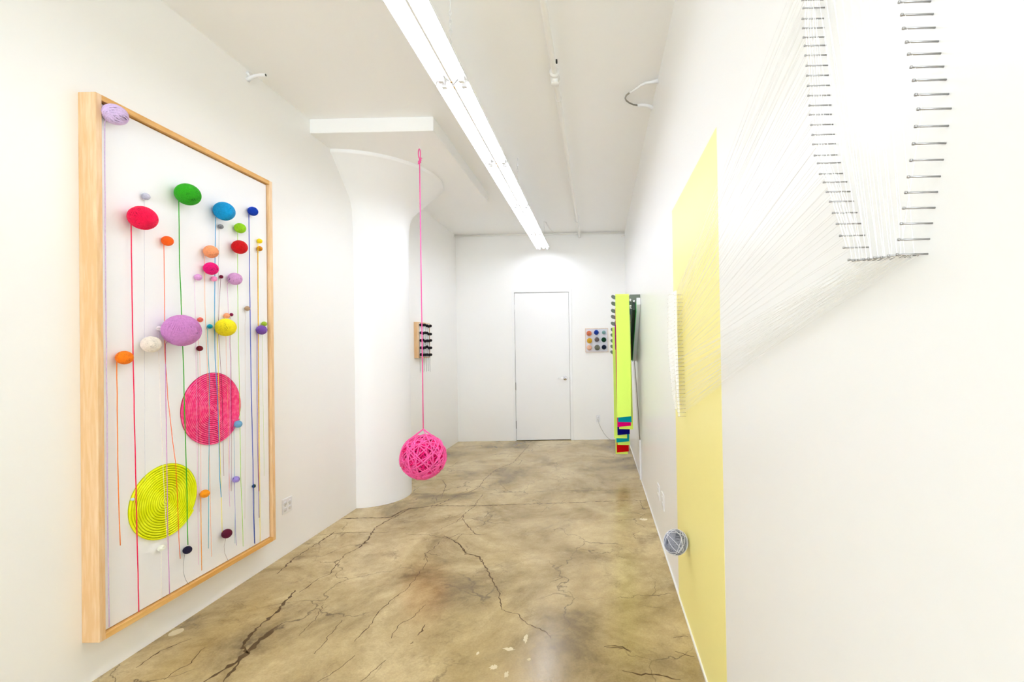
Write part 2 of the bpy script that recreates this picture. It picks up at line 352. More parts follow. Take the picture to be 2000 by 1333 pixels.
BALLS = [
    ((-2.2413, 2.1243, 2.6188), 0.0448, (214, 190, 226), [(2.1028, 2.5703), (2.1025, 2.2377), (2.1019, 1.8586), (2.104, 1.2451), (2.1027, 0.7753), (2.1049, 0.4697), (2.1054, 0.2447)], 0.0023, 'pale lilac loosely wound yarn ball in the top near corner of the framed panel'),
    ((-2.2707, 2.2973, 2.2932), 0.016, (190, 190, 205), [(2.2875, 2.2692), (2.2828, 1.7336), (2.2778, 0.8663)], 0.0006, 'small silver grey yarn ball just above the crimson yarn ball'),
    ((-2.2299, 2.2396, 2.1671), 0.056, (232, 0, 72), [(2.2205, 2.1374), (2.2213, 1.9276), (2.2237, 1.6283), (2.2278, 1.2291), (2.234, 0.7791), (2.2389, 0.4782), (2.2419, 0.2376)], 0.0023, 'large crimson yarn ball with a crimson strand reaching the bottom frame'),
    ((-2.2618, 2.4017, 2.0926), 0.0247, (250, 100, 12), [(2.3891, 2.0709), (2.3898, 1.8509), (2.3894, 1.5023), (2.4042, 1.26), (2.4282, 1.0403), (2.4447, 0.9143), (2.4546, 0.7066), (2.4587, 0.5136), (2.4665, 0.3952)], 0.0015, 'bright orange yarn ball to the right of and below the crimson one'),
    ((-2.2292, 2.4892, 2.3676), 0.0567, (45, 165, 20), [(2.477, 2.3308), (2.4795, 1.9746), (2.489, 1.6969), (2.4979, 1.3617), (2.5038, 1.0255), (2.5102, 0.7442), (2.511, 0.5203), (2.5134, 0.4494)], 0.0022, 'large grass green yarn ball, highest one near the middle of the panel'),
    ((-2.2327, 2.7375, 2.3499), 0.0532, (0, 150, 205), [(2.7175, 2.3079), (2.7112, 2.0776), (2.7032, 1.712), (2.704, 1.4698), (2.7194, 1.2262), (2.7271, 0.9513), (2.7286, 0.7685), (2.7382, 0.6377)], 0.0019, 'large turquoise blue yarn ball left of the royal blue one'),
    ((-2.2581, 3.0013, 2.4299), 0.0283, (0, 60, 175), [(2.9797, 2.4001), (2.9795, 2.0654), (2.9828, 1.6649), (2.9852, 1.1977), (2.9929, 0.7962), (2.9927, 0.4631), (2.9986, 0.2543)], 0.0023, 'royal blue yarn ball near the far upper edge of the panel'),
    ((-2.2729, 2.7589, 2.2641), 0.0138, (140, 142, 146), [(2.7426, 2.2411), (2.7311, 1.8977), (2.7281, 1.6526)], 0.0007, 'small steel grey yarn ball just below the turquoise one'),
    ((-2.2559, 2.8886, 2.2887), 0.0305, (150, 205, 25), [(2.8842, 2.2651), (2.8797, 1.9181), (2.8829, 1.531), (2.8869, 1.2082), (2.8888, 0.7247), (2.8982, 0.4962), (2.9036, 0.2748)], 0.0015, 'lime green yarn ball directly above the red one'),
    ((-2.2713, 3.076, 2.2522), 0.0154, (250, 215, 20), [(3.0586, 2.2309), (3.0522, 1.4633), (3.0517, 0.7821), (3.0485, 0.2402)], 0.0016, 'small lemon yellow yarn ball just above the ochre one'),
    ((-2.2705, 3.0741, 2.2), 0.0162, (215, 140, 10), [(3.0533, 2.1782), (3.0506, 1.6681), (3.0444, 0.9196), (3.0442, 0.5805)], 0.0017, 'small ochre yarn ball just below the little lemon yellow one'),
    ((-2.2508, 2.661, 2.0909), 0.0355, (250, 160, 110), [(2.6364, 2.0623), (2.6369, 1.796), (2.6474, 1.5004), (2.6577, 1.1734), (2.6578, 0.8767), (2.6614, 0.5793), (2.6654, 0.3171)], 0.0011, 'peach yarn ball directly above the magenta one'),
    ((-2.2447, 2.8686, 2.164), 0.0414, (200, 0, 10), None, 0.0005, 'deep red yarn ball between the lime green and the orchid ones'),
    ((-2.2508, 2.6599, 1.9921), 0.0355, (225, 10, 115), None, 0.0005, 'magenta yarn ball directly below the peach one'),
    ((-2.2694, 2.5946, 1.9314), 0.0173, (222, 160, 212), [(2.5708, 1.9103), (2.5759, 1.4721), (2.5768, 0.9537), (2.5797, 0.3095)], 0.0008, 'small orchid pink yarn ball left of the magenta one'),
    ((-2.2717, 2.7054, 1.9397), 0.015, (250, 150, 195), None, 0.0005, 'small candy pink yarn ball touching the lower edge of the magenta one'),
    ((-2.2768, 2.7637, 1.9612), 0.01, (120, 0, 50), [(2.7503, 1.9435), (2.737, 1.7757), (2.7281, 1.6526), (2.7408, 1.4691), (2.7528, 1.2226), (2.7585, 0.7603)], 0.001, 'tiny burgundy yarn ball just right of the candy pink one'),
    ((-2.2492, 2.8349, 1.9593), 0.037, (212, 160, 206), [(2.7997, 1.9197), (2.805, 1.7191), (2.8175, 1.4677), (2.8076, 0.9973), (2.7959, 0.6878), (2.8021, 0.558)], 0.0011, 'medium orchid yarn ball below the deep red one'),
    ((-2.2719, 2.962, 1.7867), 0.0148, (180, 150, 120), [(2.9364, 1.7646), (2.9444, 1.7224), (2.9352, 1.6757), (2.9366, 1.4655), (2.9278, 0.8119), (2.9185, 0.4404)], 0.0006, 'small tan yarn ball left of the long blue strand'),
    ((-2.2712, 2.7961, 1.7279), 0.0155, (248, 165, 120), [(2.7816, 1.705), (2.7917, 1.2808), (2.7979, 0.8431), (2.8033, 0.6544)], 0.0008, 'small peach yarn ball perched above the yellow one'),
    ((-2.2773, 2.8392, 1.7376), 0.0095, (130, 0, 70), [(2.8168, 1.72), (2.8215, 1.4676), (2.8214, 1.1522), (2.815, 0.6508)], 0.0009, 'tiny wine red yarn ball beside the small peach one above the yellow ball'),
    ((-2.2342, 2.742, 1.6527), 0.0518, (250, 225, 30), [(2.7239, 1.6066), (2.7275, 1.2863), (2.7334, 0.8586), (2.7409, 0.5514), (2.7431, 0.4286)], 0.0014, 'large sunny yellow yarn ball in the middle of the panel'),
    ((-2.2048, 2.4178, 1.6203), 0.0806, (200, 132, 192), [(2.3927, 1.5506), (2.3923, 1.2078), (2.3954, 0.9398), (2.397, 0.5119), (2.4012, 0.35), (2.403, 0.2396)], 0.0018, 'largest yarn ball, dusty purple and coarsely wound, left of centre on the panel'),
    ((-2.2737, 2.6104, 1.6909), 0.0131, (235, 110, 95), [(2.5995, 1.5008), (2.6027, 1.1805), (2.5996, 0.601)], 0.0006, 'small salmon yarn ball at the upper right of the big purple one'),
    ((-2.2741, 2.6763, 1.6562), 0.0126, (0, 165, 190), [(2.6525, 1.64), (2.6576, 1.4706), (2.6632, 1.3513), (2.6543, 0.8776), (2.645, 0.3732)], 0.0014, 'small teal yarn ball left of the large yellow one'),
    ((-2.2749, 2.3658, 1.6299), 0.0118, (235, 222, 222), [(2.3567, 1.6083), (2.3585, 1.5026)], 0.0006, 'small off-white yarn ball peeking from behind the big purple one'),
    ((-2.2467, 2.2927, 1.5464), 0.0395, (236, 225, 212), [(2.3557, 1.5026), (2.3641, 1.2114), (2.3727, 0.932), (2.382, 0.7304), (2.3914, 0.5196)], 0.001, 'large cream yarn ball left of the big purple one'),
    ((-2.2722, 2.6035, 1.5271), 0.0145, (110, 0, 25), [(2.5862, 1.5067), (2.5877, 1.038), (2.5863, 0.6057)], 0.0006, 'small dark maroon yarn ball under the lower right of the big purple one'),
    ((-2.255, 2.1703, 1.4818), 0.0313, (250, 125, 5), [(2.1485, 1.4608), (2.1491, 1.2393), (2.1495, 0.9988), (2.1525, 0.7819), (2.158, 0.5972)], 0.0018, 'orange yarn ball near the near edge of the panel with a wavy orange strand'),
    ((-2.2557, 3.065, 1.6514), 0.0306, (125, 80, 170), [(3.0408, 1.6268), (3.0355, 1.2601), (3.0353, 0.9214), (3.0401, 0.6156), (3.0416, 0.4053)], 0.0019, 'violet yarn ball beside the far edge of the frame'),
    ((-2.2711, 3.1103, 1.6954), 0.0156, (165, 190, 50), [(3.088, 1.6699), (3.0893, 1.1175), (3.0922, 0.669)], 0.0007, 'small olive green yarn ball resting on top of the violet one'),
    ((-2.2651, 2.8675, 1.0534), 0.0215, (110, 165, 200), [(2.8398, 1.0357), (2.8404, 0.7695), (2.8412, 0.5163), (2.8386, 0.3214)], 0.0011, 'light blue yarn ball at the lower right rim of the pink rope disc'),
    ((-2.2676, 2.85, 0.713), 0.019, (165, 145, 215), [(2.8394, 0.6939), (2.8412, 0.5163), (2.8435, 0.3889), (2.8505, 0.3038)], 0.0012, 'shiny lavender yarn ball in the lower far part of the panel'),
    ((-2.2759, 3.0086, 0.625), 0.0109, (45, 75, 65), [(2.9993, 0.6176), (3.0006, 0.3936), (3.003, 0.2458)], 0.001, 'tiny dark green yarn ball lying over the blue strand'),
    ((-2.2647, 2.6195, 0.6961), 0.0218, (240, 150, 15), [(2.5972, 0.6829), (2.5983, 0.4858), (2.5993, 0.2687)], 0.0018, 'amber yarn ball right of the yellow rope disc'),
    ((-2.2604, 2.7664, 0.4101), 0.0261, (90, 0, 40), [(2.769, 0.3845), (2.7571, 0.3373), (2.7603, 0.2929), (2.7864, 0.235)], 0.0007, 'dark burgundy yarn ball close to the bottom frame'),
    ((-2.2671, 2.5079, 0.4238), 0.0195, (25, 15, 50), [(2.4943, 0.4103), (2.4845, 0.3649), (2.484, 0.3154), (2.4959, 0.2709), (2.5143, 0.2338)], 0.0007, 'navy black yarn ball at the lower end of the green strand'),
    ((-2.2709, 2.3622, 0.4975), 0.0157, (242, 238, 220), [(2.36, 0.4775), (2.359, 0.3703), (2.3606, 0.2436)], 0.001, 'small ivory yarn ball below the yellow rope disc'),
    ((-2.2794, 2.227, 0.7915), 0.0074, (205, 225, 235), None, 0.0005, 'tiny pale blue yarn ball at the near rim of the yellow rope disc'),
]
CRACKS = [
    ([(-1.821, 2.091), (-1.796, 2.155), (-1.781, 2.218), (-1.773, 2.285), (-1.79, 2.369), (-1.783, 2.459), (-1.774, 2.542)], 0.0307),
    ([(-1.773, 2.285), (-1.843, 2.345), (-1.871, 2.434), (-1.883, 2.515), (-1.881, 2.632), (-1.915, 2.813), (-1.936, 2.896)], 0.0199),
    ([(-1.728, 2.09), (-1.755, 2.185), (-1.769, 2.251)], 0.0145),
    ([(-2.438, 3.94), (-2.392, 4.121), (-2.185, 4.143), (-1.902, 4.145), (-1.862, 4.347), (-1.635, 4.449), (-1.209, 4.432), (-0.795, 4.46)], 0.0165),
    ([(-0.795, 4.46), (-0.543, 4.465), (-0.123, 4.498), (0.217, 4.52), (0.455, 4.51)], 0.015),
    ([(-1.689, 4.799), (-1.222, 4.819), (-0.954, 4.848), (-0.314, 4.867), (0.493, 4.872)], 0.007),
    ([(-2.067, 5.307), (-1.88, 5.347), (-1.722, 5.36), (-1.356, 5.356), (-1.073, 5.364)], 0.0089),
    ([(-1.119, 7.283), (-1.144, 6.618), (-1.162, 6.111), (-1.266, 5.89), (-1.317, 5.724), (-1.352, 5.342), (-1.333, 5.037), (-1.393, 4.844), (-1.491, 4.744), (-1.536, 4.609), (-1.605, 4.458), (-1.689, 4.412), (-1.828, 4.383), (-1.858, 4.187), (-1.901, 4.041), (-1.926, 3.903), (-1.87, 3.703), (-1.852, 3.507), (-1.897, 3.418), (-1.885, 3.305)], 0.0117),
    ([(-1.885, 3.305), (-1.838, 3.1), (-1.883, 3.039), (-1.882, 2.94), (-1.893, 2.866)], 0.0085),
    ([(-1.226, 4.801), (-1.229, 4.57), (-1.214, 4.417), (-1.248, 4.276), (-1.254, 4.187), (-1.237, 4.1), (-1.156, 3.954), (-1.025, 3.745), (-0.978, 3.726)], 0.0084),
    ([(-1.254, 4.187), (-1.266, 4.018), (-1.316, 3.94), (-1.358, 3.847)], 0.0053),
    ([(-1.133, 3.749), (-1.154, 3.613), (-1.025, 3.452), (-1.004, 3.378), (-0.948, 3.363), (-0.889, 3.333), (-0.856, 3.25)], 0.0073),
    ([(-1.28, 3.722), (-1.109, 3.57), (-1.014, 3.405), (-0.88, 3.326), (-0.795, 3.16), (-0.64, 2.838), (-0.582, 2.652)], 0.0079),
    ([(-0.582, 2.652), (-0.485, 2.604), (-0.419, 2.516), (-0.311, 2.445), (-0.271, 2.38)], 0.0045),
    ([(-1.229, 2.887), (-1.256, 2.816), (-1.29, 2.651), (-1.267, 2.532), (-1.283, 2.373)], 0.0059),
    ([(-1.046, 2.71), (-1.069, 2.586), (-1.118, 2.501), (-1.103, 2.395)], 0.0042),
    ([(-1.432, 2.279), (-1.442, 2.426), (-1.454, 2.564)], 0.0048),
    ([(-1.226, 2.264), (-1.244, 2.188), (-1.266, 2.126), (-1.297, 2.084)], 0.0048),
    ([(-0.975, 2.512), (-0.967, 2.457), (-0.974, 2.418)], 0.0137),
    ([(-0.977, 2.367), (-0.978, 2.355), (-0.984, 2.348)], 0.0157),
    ([(0.012, 2.302), (0.103, 2.3), (0.131, 2.265)], 0.0076),
    ([(0.084, 2.138), (0.149, 2.113), (0.247, 2.106), (0.34, 2.076)], 0.0094),
    ([(0.356, 2.374), (0.451, 2.387)], 0.0079),
    ([(0.348, 2.268), (0.396, 2.24), (0.452, 2.219)], 0.0087),
    ([(0.002, 2.315), (0.056, 2.314), (0.092, 2.306), (0.135, 2.271)], 0.0077),
    ([(0.274, 2.775), (0.335, 2.784), (0.414, 2.803)], 0.005),
    ([(0.315, 3.77), (0.25, 3.698), (0.258, 3.609), (0.342, 3.607), (0.394, 3.622)], 0.0053),
    ([(-2.198, 3.109), (-2.227, 3.243), (-2.241, 3.364), (-2.23, 3.604), (-2.225, 3.848)], 0.0114),
    ([(-2.458, 3.73), (-2.24, 3.785), (-2.102, 3.812), (-1.765, 3.801)], 0.0076),
    ([(-1.626, 4.667), (-1.656, 4.809), (-1.724, 5.12), (-1.834, 5.33), (-1.929, 5.371)], 0.0073),
    ([(-1.633, 4.587), (-1.69, 4.697), (-1.675, 4.81)], 0.0068),
    ([(-0.841, 6.045), (-0.271, 6.058), (0.439, 6.082)], 0.0081),
    ([(-1.916, 5.971), (-1.627, 5.991), (-1.33, 5.983)], 0.0066),
    ([(-1.601, 3.764), (-1.406, 3.74), (-1.226, 3.665), (-1.168, 3.75), (-0.949, 3.725)], 0.0058),
    ([(-1.131, 5.158), (-1.032, 4.96), (-0.964, 4.854)], 0.0061),
    ([(-1.922, 6.251), (-1.93, 6.017), (-1.97, 5.93)], 0.0081),
    ([(-1.18, 3.359), (-1.313, 3.414), (-1.234, 3.263), (-1.229, 2.887)], 0.0043),
    ([(-2.033, 2.336), (-1.993, 2.221), (-2.019, 2.168), (-2.02, 2.108)], 0.0054),
    ([(-2.164, 2.413), (-2.2, 2.364), (-2.233, 2.316), (-2.234, 2.192)], 0.009),
    ([(-1.057, 2.228), (-1.071, 2.164), (-1.102, 2.085)], 0.0038),
    ([(-1.653, 2.723), (-1.611, 2.567), (-1.607, 2.429)], 0.0029),
    ([(-1.147, 6.354), (-1.069, 6.249), (-1.064, 6.012), (-1.13, 6.062)], 0.0089),
    ([(-0.916, 4.31), (-0.993, 4.289), (-1.041, 4.223), (-1.046, 4.114)], 0.0047),
    ([(-1.265, 3.616), (-1.276, 3.46), (-1.307, 3.402), (-1.27, 3.288)], 0.005),
]
NEAR_RIGHT = [(0.6217, 1.9449), (0.6175, 1.9246), (0.6147, 1.9044), (0.6094, 1.8824), (0.6058, 1.864), (0.6014, 1.844), (0.5975, 1.8245), (0.5941, 1.8039), (0.5904, 1.7833), (0.5958, 1.7636), (0.6006, 1.7434), (0.6058, 1.7239), (0.6115, 1.7043), (0.6172, 1.6854), (0.6222, 1.666), (0.6277, 1.6466), (0.6338, 1.6264)]
NEAR_BOTTOM = [(0.6377, 1.6068), (0.657, 1.609), (0.6734, 1.6101), (0.6896, 1.6127), (0.7055, 1.6143), (0.7186, 1.6162), (0.7376, 1.6185), (0.7476, 1.6198), (0.7603, 1.6233)]
NEAR_LEFT = [(0.9048, 2.148), (0.9095, 2.1301), (0.9085, 2.1109), (0.9065, 2.0912), (0.9026, 2.072), (0.9007, 2.0517), (0.897, 2.0291), (0.8952, 2.0086), (0.8924, 1.9873), (0.8915, 1.9675), (0.8879, 1.9464), (0.8869, 1.928), (0.8824, 1.9062), (0.878, 1.8852), (0.8753, 1.8659), (0.8702, 1.8424), (0.8583, 1.8229), (0.8517, 1.8003), (0.8379, 1.7797), (0.8277, 1.7586), (0.817, 1.7377), (0.8075, 1.7147), (0.7952, 1.6921), (0.7855, 1.6693), (0.7747, 1.6467)]
FAR_LEFT = [(2.7086, 1.7956), (2.7209, 1.7732), (2.7331, 1.7509), (2.7454, 1.7285), (2.7576, 1.7061), (2.7627, 1.6838), (2.7654, 1.6614), (2.768, 1.639), (2.7657, 1.6166), (2.7634, 1.5943), (2.7611, 1.5719), (2.7588, 1.5495), (2.7565, 1.5272), (2.7542, 1.5048), (2.7519, 1.4824), (2.7496, 1.4601), (2.7418, 1.4377), (2.7325, 1.4153), (2.7233, 1.393), (2.7114, 1.3706), (2.696, 1.3482), (2.6806, 1.3259), (2.6663, 1.3035), (2.6562, 1.2811), (2.6461, 1.2588), (2.6361, 1.2364), (2.626, 1.214), (2.601, 1.1917), (2.5716, 1.1693), (2.5423, 1.1469)]
FAR_RIGHT = [(2.4744, 1.7679), (2.4785, 1.7477), (2.4826, 1.7275), (2.4868, 1.7073), (2.4909, 1.6871), (2.4957, 1.6669), (2.501, 1.6467), (2.5064, 1.6265), (2.5054, 1.6063), (2.5035, 1.5861), (2.5017, 1.5659), (2.4998, 1.5457), (2.4949, 1.5255), (2.489, 1.5053), (2.4831, 1.4851), (2.4773, 1.4649), (2.4739, 1.4447), (2.472, 1.4245), (2.4702, 1.4043), (2.4683, 1.3841), (2.4665, 1.3639), (2.4646, 1.3437), (2.4628, 1.3235), (2.4609, 1.3033), (2.4591, 1.2831), (2.4572, 1.2628), (2.4554, 1.2426), (2.4535, 1.2224), (2.4519, 1.2022), (2.4506, 1.182), (2.4492, 1.1618), (2.4478, 1.1416), (2.4464, 1.1214)]
FELT = [(4.95, 0.141, 2.049, 0.185, 0.337, 0.757), (5.022, 0.141, 1.985, 0.199, 0.345, 0.689), (5.094, 0.14, 1.912, 0.19, 0.339, 0.631), (5.166, 0.14, 1.85, 0.209, 0.365, 0.588), (5.238, 0.139, 1.779, 0.194, 0.334, 0.515), (5.31, 0.139, 1.712, 0.162, 0.31, 0.461), (5.382, 0.138, 1.65, 0.189, 0.337, 0.403), (5.454, 0.138, 1.585, 0.2, 0.347, 0.351), (5.526, 0.137, 1.519, 0.192, 0.335, 0.253), (5.598, 0.137, 1.451, 0.182, 0.33, 0.212)]

# ------------------------------------------------------------------ room shell
T = 0.15
fl = MB(); fl.box((LW-T, FRONT-0.3, -0.12), (RW+T, BACK+T, 0.0), 0)
rng = random.Random(5)
for pts, w in CRACKS:                      # the long cracks, as jagged ribbons of dirt in the slab surface
    fine = []
    for (a, b) in zip(pts[:-1], pts[1:]):
        d = math.hypot(b[0]-a[0], b[1]-a[1]); k = max(2, int(d/0.018))
        nx, ny = -(b[1]-a[1])/(d+1e-9), (b[0]-a[0])/(d+1e-9)
        for i in range(k):
            t = i/k; j = rng.uniform(-1, 1)*min(0.007, 0.10*d/2+0.002)
            fine.append((a[0]+(b[0]-a[0])*t+nx*j, a[1]+(b[1]-a[1])*t+ny*j))
    fine.append(pts[-1])
    fine = [p for p in fine if LW+0.01 < p[0] < RW-0.01 and p[1] < BACK-0.01]
    n = len(fine)
    if n < 3: continue
    vs = []; fs = []
    for i, p in enumerate(fine):
        a = fine[max(i-1, 0)]; b = fine[min(i+1, n-1)]
        dx, dy = b[0]-a[0], b[1]-a[1]; l = math.hypot(dx, dy)+1e-9
        ww = max(0.0016, w*0.52*rng.uniform(0.2, 1.2)*min(1, 0.25+min(i, n-1-i)/4.0))
        vs.append((p[0]-dy/l*ww, p[1]+dx/l*ww, 0.0004)); vs.append((p[0]+dy/l*ww, p[1]-dx/l*ww, 0.0004))
    for i in range(n-1): fs.append((2*i, 2*i+1, 2*i+3, 2*i+2))
    fl.add(vs, fs, 1)
for (x, y, rx, ry) in ((-2.298, 2.47, 0.030, 0.034), (-0.47, 2.30, 0.030, 0.012), (-0.40, 2.38, 0.010, 0.032), (-0.52, 2.17, 0.016, 0.014), (-0.36, 2.22, 0.009, 0.009), (-0.45, 2.12, 0.010, 0.022), (0.36, 4.02, 0.035, 0.02), (-0.62, 2.27, 0.006, 0.012)):
    n = 22; k0 = 0.08 if x < -2 else 0.45     # pale scuffs and a filled spot in the slab
    fl.add([(x+rx*math.cos(2*PI*i/n)*(1+rng.uniform(-k0, k0)), y+ry*math.sin(2*PI*i/n)*(1+rng.uniform(-k0, k0)), 0.0005) for i in range(n)], [tuple(range(n))], 2)
fl.build('floor', [M['concrete'], M['crack'], M['pale_spot']], kind='structure')

MB().box((LW-T, FRONT-0.3, CEIL), (RW+T, BACK+T, CEIL+0.15)).build('ceiling', M['ceiling'], kind='structure')
MB().box((LW-T, FRONT-0.3, 0), (LW, BACK+T, CEIL)).build('wall_left', M['wall'], kind='structure')
wr = MB().box((RW, FRONT-0.3, 0), (RW+T, BACK+T, CEIL)).build('wall_right', M['wall_gloss'], kind='structure')
MB().box((RW-0.0004, 1.728, 0.012), (RW+0.01, 2.778, 2.312)).build('painted_rectangle', M['yellow_paint'], wr, label='yellow painted rectangle on the white wall')
# back wall with the door opening
DX0, DX1, DZ = -1.383, -0.486, 2.443
bw = MB(); bw.box((LW, BACK, 0), (DX0-0.03, BACK+T, CEIL)); bw.box((DX1+0.03, BACK, 0), (RW, BACK+T, CEIL)); bw.box((DX0-0.03, BACK, DZ+0.03), (DX1+0.03, BACK+T, CEIL))
bw.build('wall_back', M['wall'], kind='structure')
# window wall behind the camera
fw = MB(); fw.box((LW, FRONT-T, 0), (RW, FRONT, 0.45)); fw.box((LW, FRONT-T, 3.25), (RW, FRONT, CEIL))
fw.box((LW, FRONT-T, 0.45), (-1.55, FRONT, 3.25)); fw.box((0.35, FRONT-T, 0.45), (RW, FRONT, 3.25))
fw.build('wall_front', M['wall'], kind='structure')
wf = MB()
for x in (-1.55, -0.62, 0.31): wf.box((x, FRONT-0.10, 0.45), (x+0.04, FRONT-0.05, 3.25))
for z in (0.45, 2.3, 3.21): wf.box((-1.55, FRONT-0.10, z), (0.35, FRONT-0.05, z+0.04))
wf.build('window_1', M['trim'], kind='structure')

# door leaf in a narrow metal frame
MB().box((DX0-0.045, BACK-0.012, 0), (DX0-0.003, BACK+0.06, DZ+0.05)).box((DX1+0.003, BACK-0.012, 0), (DX1+0.045, BACK+0.06, DZ+0.05)) \
    .box((DX0-0.003, BACK-0.012, DZ+0.004), (DX1+0.003, BACK+0.06, DZ+0.05)).build('trim_2', M['trim'], kind='structure', bevel=0.002)
door = empty('door_1', ((DX0+DX1)/2, BACK, 0), kind='structure')
MB().box((DX0+0.002, BACK+0.004, 0.010), (DX1-0.002, BACK+0.048, DZ-0.003)).build('door_leaf', M['door'], door, bevel=0.0015)
MB().box((DX0-0.003, BACK+0.055, 0.0), (DX1+0.003, BACK+0.06, DZ+0.003)).build('door_gap', M['seam'], door)
for i, z in enumerate((2.186, 1.542, 0.90, 0.266)):
    h = MB(); h.cyl((DX0+0.0, BACK-0.006, z-0.055), (DX0+0.0, BACK-0.006, z+0.055), 0.0075, 12)
    h.cyl((DX0, BACK-0.006, z-0.062), (DX0, BACK-0.006, z-0.057), 0.0085, 12); h.cyl((DX0, BACK-0.006, z+0.057), (DX0, BACK-0.006, z+0.062), 0.0085, 12)
    h.build('hinge', M['steel'] if i > 1 else M['trim'], door, label='bare steel hinge' if i > 1 else 'white painted hinge')
hd = MB(); hx, hz = -0.562, 1.0215
hd.cyl((hx, BACK+0.004, hz), (hx, BACK-0.008, hz), 0.034, 28); hd.cyl((hx, BACK-0.008, hz), (hx, BACK-0.05, hz), 0.011, 16)
hd.tube([(hx, BACK-0.05, hz), (hx-0.03, BACK-0.055, hz+0.001), (hx-0.075, BACK-0.055, hz), (hx-0.115, BACK-0.05, hz-0.003)], [0.011, 0.011, 0.0095, 0.0085], 12)
hd.build('door_handle', M['chrome'], door, label='chrome lever handle')
MB().box((DX1-0.004, BACK-0.001, 1.0), (DX1+0.01, BACK+0.004, 1.045)).build('strike_plate', M['steel'], door)

# thin white strip along the foot of the right wall
MB().box((RW-0.007, FRONT, 0), (RW, BACK, 0.013)).build('baseboard_right', M['trim'], kind='structure')

# drop panel (thicker slab) and mushroom column
MB().box((LW, 3.75, 3.30), (-1.325, 5.62, CEIL)).build('trim_3', M['ceiling'], kind='structure', bevel=0.006)
CX, CY = -2.375, 4.78
prof = [(0.0, 0.378), (2.35, 0.378), (2.62, 0.380), (2.78, 0.385), (2.87, 0.397), (2.92, 0.413), (2.97, 0.440), (3.02, 0.484), (3.07, 0.533), (3.12, 0.583), (3.17, 0.632), (3.22, 0.682), (3.258, 0.722), (3.266, 0.735), (3.272, 0.742), (3.302, 0.742)]
cm = MB(); SG = 96; vs = []; fs = []
for (z, r) in prof:
    for k in range(SG+1):
        a = -PI/2-0.35 + (PI+0.7)*k/SG
        vs.append((CX+r*math.cos(a), CY+r*math.sin(a), z))
for i in range(len(prof)-1):
    for k in range(SG):
        fs.append((i*(SG+1)+k, i*(SG+1)+k+1, (i+1)*(SG+1)+k+1, (i+1)*(SG+1)+k))
cm.add(vs, fs, 0, True)
co = cm.build('mushroom_column', M['column'], kind='structure')
es = co.modifiers.new('edge', 'EDGE_SPLIT'); es.split_angle = math.radians(50)

# ------------------------------------------------------------------ ceiling pipes and fixtures
pz = 3.385
pp = empty('sprinkler_pipe', (-0.268, 5.0, 3.3), 'long white painted sprinkler pipe running under the ceiling toward the door wall', 'pipe')
MB().tube([(-0.262, FRONT, 3.352), (-0.268, 3.2, 3.352), (-0.285, 6.5, 3.352), (-0.288, BACK-0.001, 3.352)], 0.019, 18).build('pipe', M['pipe_paint'], pp)
c1 = MB(); c1.cyl((-0.2675, 3.085, 3.352), (-0.268, 3.16, 3.352), 0.030, 24); c1.cyl((-0.2675, 3.155, 3.352), (-0.268, 3.175, 3.352), 0.034, 24)
c1.cyl((-0.2675, 3.07, 3.352), (-0.268, 3.09, 3.352), 0.033, 24); c1.cyl((-0.268, 3.12, 3.352), (-0.268, 3.12, 3.30), 0.022, 20); c1.cyl((-0.268, 3.12, 3.30), (-0.268, 3.12, 3.292), 0.027, 20)
c1.build('coupling', M['pipe_paint'], pp)
MB().cyl((-0.269, 3.40, 3.352), (-0.269, 3.412, 3.352), 0.024, 20).build('collar', M['pipe_paint'], pp)
MB().cyl((-0.247, 3.02, 3.40), (-0.247, 3.02, 3.375), 0.006, 8).build('nozzle', M['black'], pp, label='small black nozzle')
hk = MB(); hy = 6.62
hk.tube([(-0.255, hy, CEIL), (-0.255, hy, 3.37)]+[(-0.285+0.03*math.cos(a), hy, 3.352-0.03*math.sin(a)) for a in [i*PI/10 for i in range(11)]]+[(-0.315, hy, 3.36)], 0.0035, 8)
hk.build('hanger', M['white_metal'], pp)

cp_ = empty('ceiling_conduit', (-0.9, 7.5, 3.36), 'thin white conduit along the top of the wall over the door', 'conduit')
MB().cyl((LW+0.001, 7.555, 3.395), (RW-0.001, 7.555, 3.395), 0.0125, 16).build('pipe', M['pipe_paint'], cp_)
MB().tube([(-0.765, 6.9, 3.412), (-0.765, 7.0, 3.411), (-0.755, 7.2, 3.41), (-0.72, 7.42, 3.405), (-0.68, 7.50, 3.402), (-0.62, 7.535, 3.402), (-0.3, 7.538, 3.404), (0.3, 7.538, 3.404)], 0.004, 8).build('cable', M['cord_white'], cp_)
st = MB(); st.tube([(RW-0.001, 7.50, 3.34), (RW-0.03, 7.50, 3.335), (RW-0.06, 7.50, 3.318)], 0.009, 10)
tag(st.build('pipe_stub', M['pipe_paint']), 'short white pipe stub high in the far right corner by the door wall', 'pipe')

